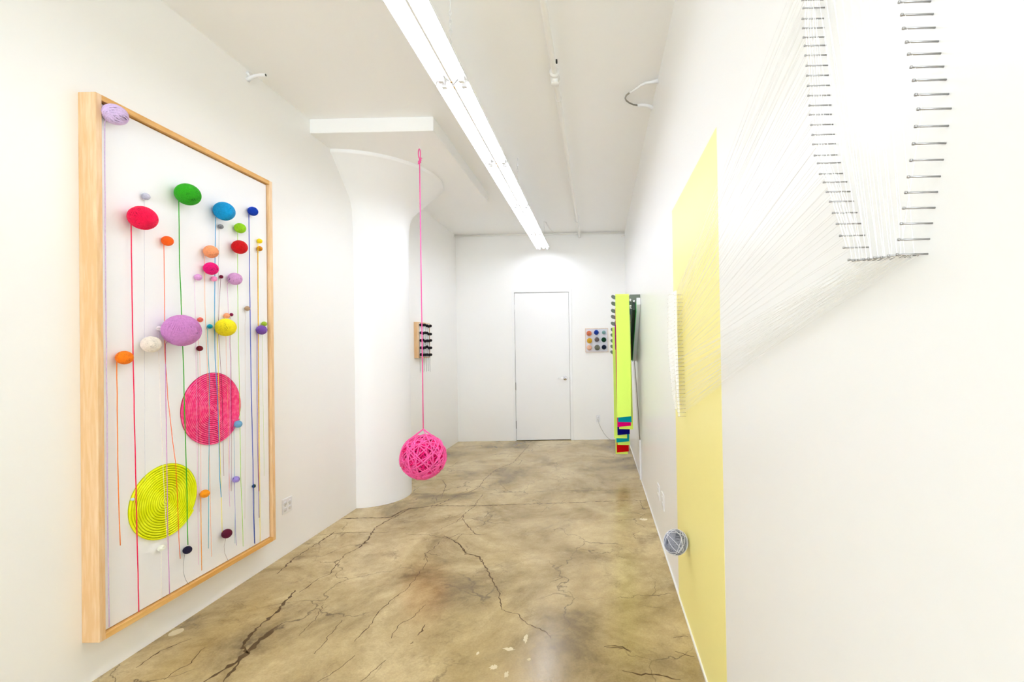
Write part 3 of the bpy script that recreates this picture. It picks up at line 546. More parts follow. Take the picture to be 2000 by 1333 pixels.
# fluorescent shop lights end to end on chains
XC = -0.857
def shop_light(y0, y1, label):
    o = empty('shop_light', (XC, (y0+y1)/2, 3.09), label, 'light fixture', 'fluorescent fixtures hung end to end')
    h = MB(); prof = [(-0.103, 3.098), (-0.097, 3.120), (-0.078, 3.138), (-0.045, 3.140), (-0.024, 3.126), (-0.006, 3.102), (0.006, 3.102), (0.024, 3.126), (0.045, 3.140), (0.078, 3.138), (0.097, 3.120), (0.103, 3.098)]
    n = len(prof)
    outer = [(x, z+0.004) for x, z in prof][::-1]
    poly = [(XC+x, z) for x, z in prof+outer]
    h.prism(poly, y0+0.006, y1-0.006)
    h.build('reflector', M['white_metal'], o)
    MB().box((XC-0.035, y0+0.02, 3.142), (XC+0.035, y1-0.02, 3.175)).build('housing', M['white_metal'], o, bevel=0.003)
    for s in (-1, 1):
        MB().cyl((XC+s*0.061, y0+0.045, 3.113), (XC+s*0.061, y1-0.045, 3.113), 0.0125, 16).build('lamp_tube', M['tube_lamp'], o)
        for yy in (y0+0.016, y1-0.044):
            MB().box((XC+s*0.061-0.015, yy, 3.100), (XC+s*0.061+0.015, yy+0.028, 3.142)).build('lamp_holder', M['white_plastic'], o, bevel=0.002)
    for yy in (y0+0.03, y1-0.03):
        MB().cyl((XC, yy, 3.106), (XC, yy, 3.098), 0.006, 10).build('screw', M['brass'], o, label='small brass screw')
    return o
ys = [1.56, 2.77, 3.98, 5.19, 6.40, 7.45]
names = ['fluorescent shop light nearest the camera, cut off by the top of the photo', 'fluorescent shop light second from the camera, running past the short drop slab', 'middle one of the five white fluorescent shop lights in a line',
         'fluorescent shop light second from the door wall', 'farthest fluorescent shop light, ending just before the door wall']
lights = []
for i in range(5):
    lights.append(shop_light(ys[i], min(ys[i+1], 7.36), names[i]))
def chain(x, y, z0, z1, parent):
    m = MB(); z = z1; k = 0; pitch = 0.026
    while z > z0:
        c = z-pitch/2
        pts = []
        for i in range(10):
            a = 2*PI*i/10
            u, w = 0.0075*math.cos(a), 0.0165*math.sin(a)
            pts.append((x+(u if k % 2 == 0 else 0), y+(0 if k % 2 == 0 else u), c+w))
        m.tube(pts, 0.0022, 5, closed=True)
        z -= pitch; k += 1
    m.tube([(x, y, z1), (x, y, CEIL)], 0.003, 6)
    return m.build('chain', M['white_metal'], parent)
chain(-0.785, 2.51, 3.14, 3.36, lights[0]); chain(-0.93, 2.51, 3.14, 3.36, lights[0])
chain(-0.785, 4.60, 3.14, 3.36, lights[2]); chain(-0.785, 6.88, 3.14, 3.36, lights[4])

# conduit stubs high on the side walls
s = empty('conduit_stub', (LW, 3.08, 3.36), 'short white tube sticking out of the left wall near the ceiling', 'conduit')
sm = MB(); sm.tube([(LW, 3.08, 3.345), (LW+0.02, 3.08, 3.358), (LW+0.045, 3.08, 3.370), (LW+0.075, 3.08, 3.376), (LW+0.125, 3.08, 3.377)], [0.016, 0.013, 0.011, 0.011, 0.011], 16)
sm.build('tube', M['white_plastic'], s)
MB().cyl((LW+0.1245, 3.08, 3.377), (LW+0.1262, 3.08, 3.377), 0.008, 14).build('opening', M['dark_slot'], s)
MB().tube([(LW, 3.08, 3.395), (LW+0.01, 3.08, 3.383), (LW+0.02, 3.08, 3.365)], [0.012, 0.009, 0.006], 10).build('collar', M['white_plastic'], s)
s = empty('cable_loop', (RW, 3.5, 3.38), 'white sleeved cable looping out of the right wall near the ceiling, its bend bare grey', 'cable')
MB().tube([(RW, 3.273, 3.392)]+[(0.403, 3.283, 3.388), (0.37, 3.288, 3.388), (0.34, 3.312, 3.388), (0.31, 3.356, 3.388), (0.279, 3.392, 3.388), (0.257, 3.415, 3.388)], [0.016, 0.010, 0.009, 0.008, 0.0075, 0.0065, 0.005], 12).build('sleeve', M['white_plastic'], s)
MB().tube([(0.261, 3.408, 3.388), (0.237, 3.446, 3.388), (0.231, 3.484, 3.388), (0.241, 3.516, 3.388), (0.266, 3.55, 3.388), (0.3, 3.578, 3.388), (0.338, 3.59, 3.388)], 0.006, 10).build('cable', M['flex'], s, label='bare grey flexible cable')
MB().tube([(0.334, 3.59, 3.388), (0.365, 3.588, 3.388), (0.393, 3.589, 3.388), (0.421, 3.604, 3.388)]+[(RW, 3.614, 3.375)], [0.011, 0.011, 0.011, 0.012, 0.018], 12).build('sleeve', M['white_plastic'], s)

# ------------------------------------------------------------------ outlets
def outlet_plate(name, label, side, y0, y1, z0, z1, gangs, cat='outlet'):
    x = LW if side < 0 else RW; d = 1 if side < 0 else -1
    o = empty(name, (x, (y0+y1)/2, z0), label, cat)
    MB().box((x, y0, z0), (x+d*0.006, y1, z1)).build('cover_plate', M['white_plastic'], o, bevel=0.002)
    w = (y1-y0)/gangs
    for g in range(gangs):
        yc = y0+w*(g+0.5)
        for k in (-1, 1):
            zc = (z0+z1)/2+k*0.021
            r = MB()
            r.cyl((x+d*0.005, yc, zc), (x+d*0.0085, yc, zc), 0.017, 20)
            so = r.build('socket', M['white_plastic'], o)
            sl = MB(); sl.box((x+d*0.0084, yc-0.008, zc-0.003), (x+d*0.009, yc-0.006, zc+0.007)); sl.box((x+d*0.0084, yc+0.006, zc-0.003), (x+d*0.009, yc+0.008, zc+0.007))
            sl.build('slot', M['steel'], so)
        MB().cyl((x+d*0.0055, yc, (z0+z1)/2), (x+d*0.0075, yc, (z0+z1)/2), 0.003, 8).build('screw', M['steel'], o)
    return o
outlet_plate('wall_outlet', 'square white double outlet plate on the left wall beside the wooden frame', -1, 3.37, 3.476, 0.306, 0.416, 2)
outlet_plate('wall_outlet', 'white outlet plate low on the right wall, the farther of two', 1, 3.60, 3.70, 0.296, 0.412, 1)
outlet_plate('wall_outlet', 'white outlet plate low on the right wall, the nearer one beside the yellow paint', 1, 3.35, 3.465, 0.302, 0.418, 1)
o = empty('wall_outlet', (-0.033, BACK, 0.29), 'small white outlet plate low on the door wall with a cord plugged in', 'outlet')
MB().box((-0.068, BACK-0.006, 0.29), (0.002, BACK, 0.405)).build('cover_plate', M['white_plastic'], o, bevel=0.002)
for k in (-1, 1):
    MB().cyl((-0.033, BACK-0.005, 0.347+k*0.021), (-0.033, BACK-0.0085, 0.347+k*0.021), 0.017, 18).build('socket', M['white_plastic'], o)
t = empty('power_cord', (0.0, BACK-0.03, 0.0), 'thin grey power cord hanging from the wall outlet right of the door', 'cord')
MB().box((-0.045, BACK-0.035, 0.315), (-0.021, BACK-0.0085, 0.338)).build('plug', M['cord_white'], t, bevel=0.003)
MB().tube([(-0.03, BACK-0.035, 0.322), (-0.018, BACK-0.04, 0.27), (0.01, BACK-0.04, 0.20), (0.06, BACK-0.04, 0.11), (0.11, BACK-0.04, 0.045), (0.16, BACK-0.045, 0.008), (0.21, BACK-0.06, 0.004), (0.30, BACK-0.07, 0.004), (0.43, BACK-0.07, 0.004)], 0.0035, 8).build('cord', plain('grey_cable', (0.45, 0.44, 0.42, 1), 0.5, noise=0.03), t)

# ------------------------------------------------------------------ big framed panel on the left wall
FX, XP = -2.265, -2.287
FY0, FY1, FZ0, FZ1, FWD = 2.062, 3.193, 0.201, 2.692, 0.026
fr = empty('framed_panel', (FX, (FY0+FY1)/2, FZ0), 'tall white panel in a deep pale wood frame hung low on the left wall', 'artwork')
MB().box((LW, FY0, FZ0), (FX, FY0+FWD, FZ1)).build('frame_board', M['wood_z'], fr, bevel=0.0015)
MB().box((LW, FY1-FWD, FZ0), (FX, FY1, FZ1)).build('frame_board', M['wood_z'], fr, bevel=0.0015)
MB().box((LW, FY0+FWD, FZ1-FWD), (FX, FY1-FWD, FZ1)).build('frame_board', M['wood_y'], fr, bevel=0.001)
MB().box((LW, FY0+FWD, FZ0), (FX, FY1-FWD, FZ0+FWD)).build('frame_board', M['wood_y'], fr, bevel=0.001)
g = 0.005
MB().box((XP-0.035, FY0+FWD+g, FZ0+FWD+g), (XP, FY1-FWD-g, FZ1-FWD-g)).build('backing_panel', M['panel'], fr)
MB().box((LW+0.002, FY0+FWD, FZ0+FWD), (LW+0.006, FY1-FWD, FZ1-FWD)).build('gap_shade_sheet', M['dark_slot'], fr)  # near-black sheet colours in the shade of the gap around the panel

def wound_ball(m, c, r, strand, groups, per, seed, seg=36, sides=4, mi=0, core=0.955):
    """a ball of yarn: core darkened as shade between the strands, with bundles of parallel windings laid over one another"""
    rg = random.Random(seed)
    m.sphere(c, r*core, 20, 14, mi=mi+1)
    c = Vector(c)
    for g_ in range(groups):
        ax = Vector((rg.gauss(0, 1), rg.gauss(0, 1), rg.gauss(0, 1))).normalized()
        base = rg.uniform(-0.6, 0.6)*r
        lift = r*(core+(1-core)*(0.25+0.75*(g_+1)/groups))
        for k in range(per):
            d = base+(k-per/2)*strand*2.3
            tilt = Vector((rg.gauss(0, 1), rg.gauss(0, 1), rg.gauss(0, 1)))*0.06
            a = (ax+tilt).normalized(); u = a.orthogonal().normalized(); v = a.cross(u)
            if abs(d) > 0.93*lift: continue
            rr = math.sqrt(lift*lift-d*d)
            pts = [c+a*d+(u*math.cos(2*PI*i/seg)+v*math.sin(2*PI*i/seg))*rr for i in range(seg)]
            m.tube(pts, strand, sides, closed=True, mi=mi)

balls = []
for i, (c, r, rgb, tail, tr, lab) in enumerate(BALLS):
    ym = yarn('yarn_%s' % lab.split(' yarn')[0].replace(' ', '_')[:30], rgb)
    yd = yarn('yarn_core_shade_%02d' % i, tuple(v*(0.80 if sum(rgb) > 600 else 0.66) for v in rgb))  # darker copy of the yarn paints the shade between strands
    o = empty('yarn_ball', c, lab, 'yarn ball', 'yarn balls on the big framed panel')
    m = MB()
    if r > 0.08: wound_ball(m, c, r, 0.0023, 26, 8, i, 48, core=0.925)
    elif i == 0: wound_ball(m, c, r, 0.0019, 19, 5, i, 40, core=0.915)
    elif r > 0.04: wound_ball(m, c, r, 0.0012, 22, 9, i+7, 40, core=0.965)
    elif r > 0.02: wound_ball(m, c, r, 0.0010, 20, 6, i+7, 30, core=0.955)
    else: wound_ball(m, c, r, r*0.07, 7, 5, i, 20, core=0.94)
    m.build('winding', [ym, yd], o)
    if tail:
        pts = [(XP+0.018, y, z) for y, z in tail]
        # starts on the ball's surface next to the panel
        y0, z0 = tail[0]
        pts = [(XP+max(0.5*r, 0.008), c[1]+(y0-c[1])*0.8, c[2]+(z0-c[2])*0.6)]+pts
        rg = random.Random(i*3+1); out = []
        for a, b in zip(pts[:-1], pts[1:]):
            a = Vector(a); b = Vector(b); k = max(1, int((b-a).length/0.06))
            for q in range(k):
                p = a.lerp(b, q/k); out.append((p.x, p.y+rg.uniform(-1, 1)*0.0007, p.z))
        out.append(pts[-1])
        MB().tube(out, tr, 5).build('loose_strand', ym, o)
    balls.append(o)

def rope_disc(c, R, cord, label, rgb_a, rgb_b, tw, groove):
    o = empty('rope_disc', c, label, 'coiled rope disc', 'coiled rope discs on the big framed panel')
    m, nt, b = new_mat('rope_'+label.split()[0])
    tc = N(nt, 'ShaderNodeTexCoord'); wv = N(nt, 'ShaderNodeTexNoise'); wv.inputs['Scale'].default_value = tw; wv.inputs['Detail'].default_value = 3
    nt.links.new(tc.outputs['Object'], wv.inputs['Vector'])
    cr = N(nt, 'ShaderNodeValToRGB'); cr.color_ramp.elements[0].position = 0.42; cr.color_ramp.elements[0].color = lin(rgb_a); cr.color_ramp.elements[1].position = 0.64; cr.color_ramp.elements[1].color = lin(rgb_b)
    nt.links.new(wv.outputs['Fac'], cr.inputs[0]); nt.links.new(cr.outputs[0], b.inputs['Base Color']); b.inputs['Roughness'].default_value = 0.75
    b.inputs['Specular IOR Level'].default_value = 0.2
    pitch = cord*2.06; turns = R/pitch; pts = []; n = int(turns*64)
    for k in range(n+1):
        th = 2*PI*turns*k/n; rr = pitch*th/(2*PI)
        if rr < cord*0.6: continue
        if rr > R-cord-0.001: break
        pts.append((c[0]-0.001+0.0006*math.sin(th*9), c[1]+rr*math.cos(th), c[2]+rr*math.sin(th)))
    MB().tube(pts, cord*0.82, 8).build('rope_coil', m, o)
    rd = plain('rope_groove_'+label.split()[0], groove, 0.9, spec=0.1, noise=0.1)
    MB().cyl((XP+0.0005, c[1], c[2]), (XP+0.0035, c[1], c[2]), R-cord*1.2, 64).build('stitch_shade_disc', rd, o)  # disc coloured dark for stitches and for shade between rope turns
    return o
pk = rope_disc((XP+0.0065, 2.704, 1.174), 0.217, 0.0054, 'hot pink coiled rope disc flat on the panel behind hanging strands', (248, 66, 134), (255, 112, 160), 40, lin((170, 0, 62)))
yk = rope_disc((XP+0.0065, 2.400, 0.729), 0.197, 0.0058, 'neon yellow coiled rope disc low on the panel behind hanging strands', (232, 238, 0), (244, 250, 40), 14, lin((188, 194, 0)))

# ------------------------------------------------------------------ pink cord ball hanging from the drop slab
pc = (-1.5385, 4.0, 0.575)
pm = yarn('hot_pink_cord', (255, 96, 170), var=0.1); pd = yarn('hot_pink_core_shade', (190, 0, 88)); pq = yarn('pink_cord_shade', (236, 10, 120), var=0.15)  # darker pinks paint shade on the deeper windings and the core
pb = empty('hanging_cord_ball', (pc[0], pc[1], pc[2]-0.2), 'large hot pink cord ball hanging on a long cord from the drop slab', 'cord ball')
m = MB(); m.sphere(pc, 0.160, 28, 18, mi=1)
rg = random.Random(21); C0 = Vector(pc)
for k in range(104):
    ax = Vector((rg.gauss(0, 1), rg.gauss(0, 1), rg.gauss(0, 1))).normalized(); u = ax.orthogonal().normalized(); v = ax.cross(u)
    lift = 0.164+0.028*(k/104.0)+rg.uniform(-0.002, 0.002); d = rg.uniform(-0.10, 0.10); rr = math.sqrt(lift**2-d*d)
    m.tube([C0+ax*d+(u*math.cos(2*PI*i/40)+v*math.sin(2*PI*i/40))*rr for i in range(40)], 0.0052, 6, closed=True, mi=0 if k > 66 or k % 4 == 0 else 2)
m.build('winding', [pm, pd, pq], pb)
apex = Vector((-1.5385, 4.0, 0.818))
r = MB()
for a in (-0.95, 0.75, 2.6):
    e = [apex]
    for k in range(10):
        t = 0.42+k*0.16
        p = C0+Vector((math.sin(t)*math.sin(a*1.0+PI/2*0)*1.0, -math.sin(t)*math.cos(a), math.cos(t)))*0.197
        e.append(p)
    r.tube(e, 0.0048, 6)
for s_ in (-1, 1):
    e = [apex]+[C0+Vector((s_*math.sin(t), -0.10, math.cos(t))).normalized()*0.197 for t in [0.5+0.15*k for k in range(12)]]
    r.tube(e, 0.0048, 6)
r.build('sling', pm, pb)
MB().tube([apex, (-1.538, 4.0, 1.6), (-1.539, 4.0, 2.4), (-1.539, 4.0, 3.175)], 0.0048, 8).build('cord', pm, pb)
kn = MB(); kn.sphere((-1.539, 4.0, 3.150), 0.013, 12, 8); kn.sphere((-1.533, 4.0, 3.168), 0.011, 10, 8); kn.sphere((-1.545, 4.0, 3.138), 0.009, 10, 8)
kn.tube([(-1.539, 4.0, 3.165), (-1.528, 3.998, 3.185), (-1.517, 3.996, 3.178)], 0.0045, 6)
kn.tube([(-1.54+0.009*math.cos(a), 4.0, 3.222+0.042*math.sin(a)) for a in [2*PI*i/20 for i in range(20)]], 0.0042, 6, closed=True)
kn.build('knot', pm, pb)
hk = MB(); hk.tube([(-1.539, 4.0, 3.30), (-1.539, 4.0, 3.285), (-1.533, 4.0, 3.278), (-1.528, 4.0, 3.268), (-1.533, 4.0, 3.259), (-1.540, 4.0, 3.257), (-1.548, 4.0, 3.264)], 0.0022, 8)
tag(hk.build('ceiling_hook', M['white_metal']), 'tiny white ceiling hook holding the pink cord', 'hook')

# ------------------------------------------------------------------ black ball artwork behind the column
ba = empty('framed_panel', (-2.30, 6.03, 1.412), 'small wood edged box panel behind the column carrying rows of black balls', 'artwork')
MB().box((LW, 5.832, 1.412), (-2.29, 5.862, 1.875)).box((LW, 6.215, 1.412), (-2.29, 6.236, 1.875)).box((LW, 5.862, 1.862), (-2.29, 6.215, 1.875)).box((LW, 5.862, 1.412), (-2.29, 6.215, 1.425)).build('frame', M['wood_z'], ba, bevel=0.001)
MB().box((LW, 5.862, 1.425), (-2.294, 6.215, 1.862)).build('backing_panel', M['panel'], ba)
bk = yarn('black_yarn', (20, 8, 22)); bks = yarn('black_strand', (70, 52, 58)); bcore = yarn('black_core_shade', (12, 4, 14))  # core colour is darkened for shade under the black windings
rows = [1.836, 1.733, 1.636, 1.549, 1.450]
cols = [5.862, 5.932, 6.000, 6.068, 6.136, 6.200]
rw = ['top', 'second', 'middle', 'fourth', 'bottom']; cw = ['nearest the column', 'second from the column', 'third from the column', 'third from the door', 'second from the door', 'nearest the door']
proto = None; rgb = random.Random(3)
for j, z in enumerate(rows):
    for i, y in enumerate(cols):
        lab = 'black yarn ball in the %s row of the small panel, %s' % (rw[j], cw[i])
        if proto is None:
            c = (-2.268, y, z); proto = empty('black_yarn_ball', c, lab, 'yarn ball', 'black yarn balls in rows on the small panel')
            m = MB(); wound_ball(m, c, 0.0185, 0.0012, 8, 4, 77, 16, core=0.93); m.build('winding', [bk, bcore], proto); o = proto
        else:
            o = proto.copy(); COL.objects.link(o)
            for ch in [q for q in proto.children if q.name.startswith('winding')]:
                cc = ch.copy(); COL.objects.link(cc); cc.parent = o
            o.location = (-2.268, y+rgb.uniform(-0.006, 0.006), z+rgb.uniform(-0.008, 0.008)); o['label'] = lab
        L0 = o.location
        end = 1.216+rgb.uniform(0, 0.03) if j in (0, 4) else rows[min(j+1, 4)]
        bot = end if j in (0, 4) else 1.40+rgb.uniform(-0.03, 0.06)
        yy = L0[1]-0.012+0.004*j
        MB().tube([(-2.280, yy, L0[2]), (-2.283, yy, (L0[2]+bot)/2), (-2.281, yy+rgb.uniform(-0.005, 0.005), bot)], 0.0011, 4).build('loose_strand', bks, o)

# ------------------------------------------------------------------ nine ball artwork beside the door
na = empty('framed_panel', (-0.033, BACK-0.02, 1.44), 'small square pale framed panel right of the door with nine coloured balls', 'artwork')
X0, X1, Z0, Z1 = -0.221, 0.156, 1.441, 1.833
MB().box((X0, BACK-0.035, Z0), (X1, BACK, Z0+0.008)).box((X0, BACK-0.035, Z1-0.008), (X1, BACK, Z1)).box((X0, BACK-0.035, Z0+0.008), (X0+0.008, BACK, Z1-0.008)).box((X1-0.008, BACK-0.035, Z0+0.008), (X1, BACK, Z1-0.008)).build('frame', M['wood_pale'], na)
MB().box((X0+0.008, BACK-0.028, Z0+0.008), (X1-0.008, BACK, Z1-0.008)).build('backing_panel', M['art_white'], na)
nine = [(-0.156, 1.751, .042, (222, 128, 88), 'terracotta orange ball at the top left'), (-0.037, 1.764, .039, (0, 52, 150), 'cobalt blue ball at the top middle'), (0.086, 1.762, .031, (140, 182, 178), 'pale aqua ball at the top right'),
        (-0.150, 1.631, .043, (220, 172, 40), 'mustard yellow ball at the middle left'), (-0.030, 1.648, .0377, (105, 95, 92), 'charcoal grey ball in the very centre'), (0.084, 1.643, .039, (0, 66, 36), 'dark forest green ball at the middle right'),
        (-0.156, 1.516, .042, (240, 190, 162), 'pale peach ball at the bottom left'), (-0.026, 1.517, .0445, (122, 122, 104), 'olive grey ball at the bottom middle'), (0.085, 1.521, .0377, (0, 18, 48), 'very dark navy ball at the bottom right')]
for i, (x, z, r_, rgb_, lab) in enumerate(nine):
    c = (x, BACK-0.028-r_*0.9, z)
    m = MB(); wound_ball(m, c, r_, 0.0012, 9, 8, 200+i, 28, core=0.965)
    tag(m.build('felted_ball', [yarn('nine_ball_%d' % i, rgb_), yarn('nine_core_shade_%d' % i, tuple(v*0.85 for v in rgb_))]), lab+' of the nine-ball panel', 'yarn ball', 'nine balls on the small square panel')  # darker core tone stands for shade between windings

# ------------------------------------------------------------------ felt strips on a rack, right wall
ra = empty('strip_rack', (RW, 5.28, 1.33), 'grey green stepped rack of rounded arms mounted on the right wall holding felt strips', 'rack')
for i, (y, tx, tz, bx0, bx1, bz) in enumerate(FELT):
    w = 0.018
    c = [(tx, tz+0.004), (tx+0.006, tz+0.016), (tx+0.018, tz+0.020), (tx+0.036, tz+0.014), (tx+0.07, tz+0.002), (0.33, tz-0.004), (0.34, tz+0.020), (RW-0.002, tz+0.020), (RW-0.002, tz-0.075), (0.40, tz-0.075), (0.35, tz-0.045),
         (0.33, tz-0.040), (tx+0.07, tz-0.034), (tx+0.045, tz-0.030), (tx+0.022, tz-0.024), (tx+0.006, tz-0.012)]
    MB().prism(c, y, y+0.012).build('arm', M['slot_green'], ra, bevel=0.001)
bar = MB()
y0, z0, y1, z1, hh = 4.915, 1.985, 5.62, 1.335, 0.075
vs = []
for x in (0.410, RW-0.003):
    vs += [(x, y0, z0-0.03), (x, y0, z0+0.045), (x, y1, z1+0.075), (x, y1, z1)]
bar.add(vs, [(0,1,2,3), (7,6,5,4), (0,4,5,1), (1,5,6,2), (2,6,7,3), (3,7,4,0)])
M['bar_metal'] = plain('white_bracket', (0.8, 0.82, 0.82, 1), 0.3, noise=0.02)
bar.build('bracket_bar', M['bar_metal'], ra, bevel=0.002, label='white sloping bracket bar')
bp_ = MB(); vs = []
for x in (0.372, 0.402):
    vs += [(x, y0+0.04, z0-0.08), (x, y0+0.04, z0+0.02), (x, y1-0.02, z1+0.08), (x, y1-0.02, z1+0.01)]
bp_.add(vs, [(0,1,2,3), (7,6,5,4), (0,4,5,1), (1,5,6,2), (2,6,7,3), (3,7,4,0)])
bp_.build('inner_shade_plate', M['dark_green'], ra, label='dark green plate standing for the shaded rack interior')  # plate coloured very dark for the shade inside the rack
gp = MB(); vs = []
for x in (0.404, 0.409):
    vs += [(x, y0+0.03, z0-0.10), (x, y0+0.03, z0+0.01), (x, y1, z1+0.06), (x, y1, z1-0.005)]
gp.add(vs, [(0,1,2,3), (7,6,5,4), (0,4,5,1), (1,5,6,2), (2,6,7,3), (3,7,4,0)])
gp.build('bounce_board', M['emerald'], ra, label='added emerald board casting green onto the wall')  # board added so that green bounces onto the wall
for (x, z) in ((0.346, 2.012), (0.385, 1.995), (0.346, 1.945)):  # outer discs stand for holes showing white, the middle one is a pin
    MB().cyl((x, 4.955, z), (x, 4.925, z), 0.010, 14).build('white_disc', M['white_plastic'], ra)
lime, teal, mag, navy, red = (222, 255, 112), (0, 150, 168), (228, 0, 118), (5, 5, 110), (196, 0, 8)
fmat = {}
for nm, rgb_ in (('lime', lime), ('teal', teal), ('magenta', mag), ('navy', navy), ('red', red)):
    fmat[nm] = plain('felt_'+nm, rgb_, 0.95, spec=0.1, noise=0.05, scale=200, bump=0.3, bump_scale=500)
seq = [('lime', 'widest neon lime felt strip at the front of the rack'), ('teal', 'teal felt strip hanging directly behind the front lime strip'), ('magenta', 'magenta felt strip showing below the upper teal one'),
       ('lime', 'short showing neon lime felt strip between the magenta and navy ones'), ('navy', 'navy blue felt strip in the middle of the hanging row'), ('lime', 'neon lime felt strip jutting out left, just below the navy one'),
       ('teal', 'lower teal felt strip, below the navy one'), ('lime', 'neon lime felt strip just above the red one'), ('red', 'deep red felt strip near the bottom of the hanging row'), ('lime', 'rearmost and lowest neon lime felt strip, under the red one')]
for i, (y, tx, tz, bx0, bx1, bz) in enumerate(FELT):
    nm, lab = seq[i]
    w = bx1-bx0; top0 = 0.186 if i == 0 else bx0-0.004; 
    if i == 0: top1 = 0.333
    else: top1 = top0+w
    # sheet drapes over the arm: back flap, fold, long front fall
    path = [(y+0.020, tz-0.30), (y+0.018, tz-0.05), (y+0.016, tz+0.014), (y+0.010, tz+0.026), (y+0.002, tz+0.026), (y-0.006, tz+0.012)]
    steps = 14
    for k in range(1, steps+1):
        t = k/steps; path.append((y-0.006-0.004*math.sin(t*3.1+i), tz+0.012+(bz-tz-0.012)*t))
    vs = []; fs = []; n = len(path)
    for k, (py_, pz_) in enumerate(path):
        t = max(0.0, (tz-pz_)/(tz-bz)) if k > 4 else 0.0
        sw = 0.003*math.sin(t*4+i*1.3)
        x0 = top0+(bx0-top0)*t+sw; x1 = top1+(bx1-top1)*t+sw
        sk = 0.006*(1 if i % 2 == 0 else -0.4) if k == n-1 else 0
        vs += [(x0, py_, pz_-sk), (x1, py_, pz_+sk)]
    for k in range(n-1): fs.append((2*k, 2*k+1, 2*k+3, 2*k+2))
    m = MB(); m.add(vs, fs, 0, False)
    o = m.build('felt_strip', fmat[nm]); tag(o, lab, 'felt strip', 'felt strips on the wall rack')
    so = o.modifiers.new('thickness', 'SOLIDIFY'); so.thickness = 0.003; so.offset = 0
t = empty('cable', (RW-0.01, 5.2, 0.02), 'thin cables dropping from the felt rack bracket down the right wall', 'cable')
MB().tube([(0.430, 5.60, 1.34), (0.438, 5.45, 1.0), (0.444, 5.32, 0.7), (0.447, 5.26, 0.5), (0.449, 5.22, 0.42)], 0.004, 8).build('cord', M['cord_brown'], t, label='thin brown cord')
MB().tube([(0.418, 5.60, 1.34), (0.428, 5.46, 0.95), (0.438, 5.34, 0.6), (0.444, 5.26, 0.45)], 0.003, 8).build('cord', M['cord_white'], t, label='thin white cord')
MB().box((RW-0.020, 5.18, 0.014), (RW-0.001, 5.21, 0.46)).build('cable_cover', M['white_plastic'], t, bevel=0.003)

# ------------------------------------------------------------------ grey wire ball on the yellow paint
gc = (0.388, 2.440, 0.461)
gb = empty('cord_ball', gc, 'grey and white wound cord ball fixed low on the yellow painted wall', 'cord ball')
gm = plain('grey_cord', lin((150, 152, 168)), 0.45, noise=0.1, scale=60); gd = plain('grey_cord_shade', lin((95, 97, 110)), 0.7, noise=0.1); gw = plain('white_cord', lin((232, 232, 240)), 0.4, noise=0.03)  # inner grey is the cord colour darkened for shade in the gaps
m = MB(); wound_ball(m, gc, 0.0635, 0.00085, 16, 10, 9, 40, core=0.955); m.build('winding', [gm, gd], gb)
m = MB(); rg = random.Random(12); G0 = Vector(gc)
for k in range(13):
    ax = Vector((rg.gauss(0, 1), rg.gauss(0, 1), rg.gauss(0, 1))).normalized(); u = ax.orthogonal().normalized(); v = ax.cross(u)
    d = rg.uniform(-0.035, 0.035); rr = math.sqrt(0.0645**2-d*d)
    m.tube([G0+ax*d+(u*math.cos(2*PI*i/36)+v*math.sin(2*PI*i/36))*rr for i in range(36)], 0.0012, 5, closed=True)
m.build('outer_winding', gw, gb, label='white outer cord')

# ------------------------------------------------------------------ string artwork on nails, right wall
NL = 0.043; XT = RW-NL
sa = empty('string_artwork', (RW, 1.6, 1.2), 'white thread stretched between two outlines of long nails across the yellow paint', 'artwork')
def nail_mesh(m, y, z, r=0.00125):
    m.cyl((RW-0.0003, y, z), (XT+0.002, y, z), r, 8); m.cyl((XT+0.002, y, z), (XT-0.0005, y, z), r*1.5, 8)
    return m
def ext(lst, k, dy=None):
    a, b = lst[0], lst[3]; out = []
    sy_, sz_ = (a[0]-b[0])/3, (a[1]-b[1])/3
    if dy is not None: sy_ = dy
    for i in range(k, 0, -1): out.append((a[0]+sy_*i, a[1]+sz_*i))
    return out
left = ext(NEAR_LEFT, 5, 0.004)+list(NEAR_LEFT); right = ext(NEAR_RIGHT, 6, 0.004)+list(NEAR_RIGHT); bottom = list(NEAR_BOTTOM)
near = left+right+bottom
far = []
ftop = [(FAR_LEFT[0][0]+(FAR_RIGHT[0][0]-FAR_LEFT[0][0])*t, FAR_LEFT[0][1]+(FAR_RIGHT[0][1]-FAR_LEFT[0][1])*t+0.004) for t in (0.2, 0.4, 0.6, 0.8)]
far_ordered = FAR_RIGHT+ftop+FAR_LEFT
budget = 100
for (y, z) in near: nail_mesh(MB(), y, z, 0.00135).build('nail', M['nail'], sa); budget -= 1
rest = MB()
for k, (y, z) in enumerate(far_ordered):
    if budget > 0: nail_mesh(MB(), y, z, 0.0009).build('nail', M['far_nail'], sa); budget -= 1
    else: nail_mesh(rest, y, z, 0.0008)
th = MB(); rg = random.Random(44)
def xo(): return XT+0.004+rg.random()*0.026
def thread(a, b, xa=None, xb=None, r=0.00045):
    xa = xo() if xa is None else xa; xb = xo() if xb is None else xb
    th.tube([(xa, a[0], a[1]), (xb, b[0], b[1])], r, 4, caps=False)
nL = len(left); nF = len(FAR_RIGHT); nB = len(bottom)
for i, p in enumerate(left):                               # left outline to the upper far nails
    k = i/(nL-1)*17.0
    for d in (0.0, 0.8): thread(p, FAR_RIGHT[min(nF-1, int(k+d))])
for k in range(5): thread(left[k], FAR_RIGHT[0], XT+0.005*k+0.004, XT+0.005*k+0.004)
for i, p in enumerate(bottom):                             # bottom row to the lower far nails
    for k in range(5):
        j = min(nF-1, 17+int(k*3.0+(i*1.7) % 3))
        thread(p, FAR_RIGHT[j], XT+0.003+0.007*k)
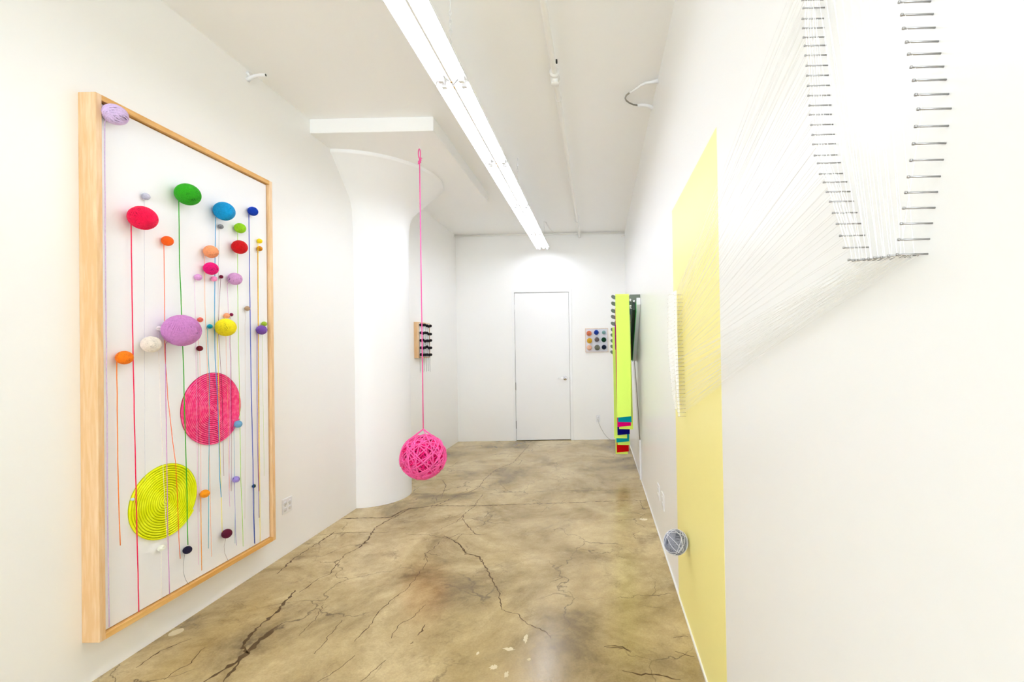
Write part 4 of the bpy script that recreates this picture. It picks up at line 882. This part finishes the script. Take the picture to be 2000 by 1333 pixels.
for k in range(8):                                         # the tight lower bundle
    thread(bottom[k % 4], FAR_RIGHT[nF-1-k], XT+0.004+0.004*k)
for lay in (0.006, 0.011, 0.016, 0.021, 0.026, 0.030):     # strands running along the left outline, in layers on the shafts
    st_ = 1+int(lay*100) % 3
    for i in range(0, nL-st_, 1):
        if (i+int(lay*1000)) % 2 == 0 or lay < 0.012: thread(left[i], left[i+st_], XT+lay, XT+lay, 0.0008)
top = [(left[0][0]+(right[0][0]-left[0][0])*t, left[0][1]+(right[0][1]-left[0][1])*t) for t in [k/10.0 for k in range(1, 10)]]
for (y, z) in top: nail_mesh(rest, y, z, 0.00135)          # top row, above the view
for i, p in enumerate(bottom):                             # long upright strands inside the outline
    q = top[nB-1-i]
    thread(p, q, XT+0.006, XT+0.006, 0.0004); thread(p, q, XT+0.024, XT+0.018, 0.0004)
for i in range(len(right)-1): thread(right[i], right[i+1], XT+0.0055, XT+0.0055, 0.0005)
for i in range(len(FAR_LEFT)-1):                           # dense winding between the two far columns
    for k in range(6):
        lay = XT+0.002+0.003*(k % 3)
        thread(FAR_LEFT[i], FAR_RIGHT[min(nF-1, i+k-1 if i+k > 0 else 0)], lay, lay, 0.0012)
    thread(FAR_LEFT[i], FAR_LEFT[i+1], XT+0.012, XT+0.012, 0.0014); thread(FAR_LEFT[i], FAR_LEFT[i+1], XT+0.005, XT+0.005, 0.0014)
ends = FAR_LEFT[-5:]+FAR_RIGHT[-4:]
for k in range(22):                                        # upright strands closing the far outline
    t = k/21.0
    a = (FAR_LEFT[0][0]+(FAR_RIGHT[0][0]-FAR_LEFT[0][0])*t, FAR_LEFT[0][1]-0.002)
    m_ = (FAR_LEFT[14][0]+(FAR_RIGHT[15][0]-FAR_LEFT[14][0])*t, FAR_LEFT[14][1])
    e_ = ends[int(t*(len(ends)-1))]
    for lay in (0.0035, 0.009):
        th.tube([(XT+lay, a[0], a[1]), (XT+lay, m_[0], m_[1]), (XT+lay, e_[0], e_[1])], 0.0016, 4, caps=False)
rest.build('nail', [M['far_nail']], sa, kind='stuff')
th.build('thread', M['thread'], sa, label='white cotton thread')
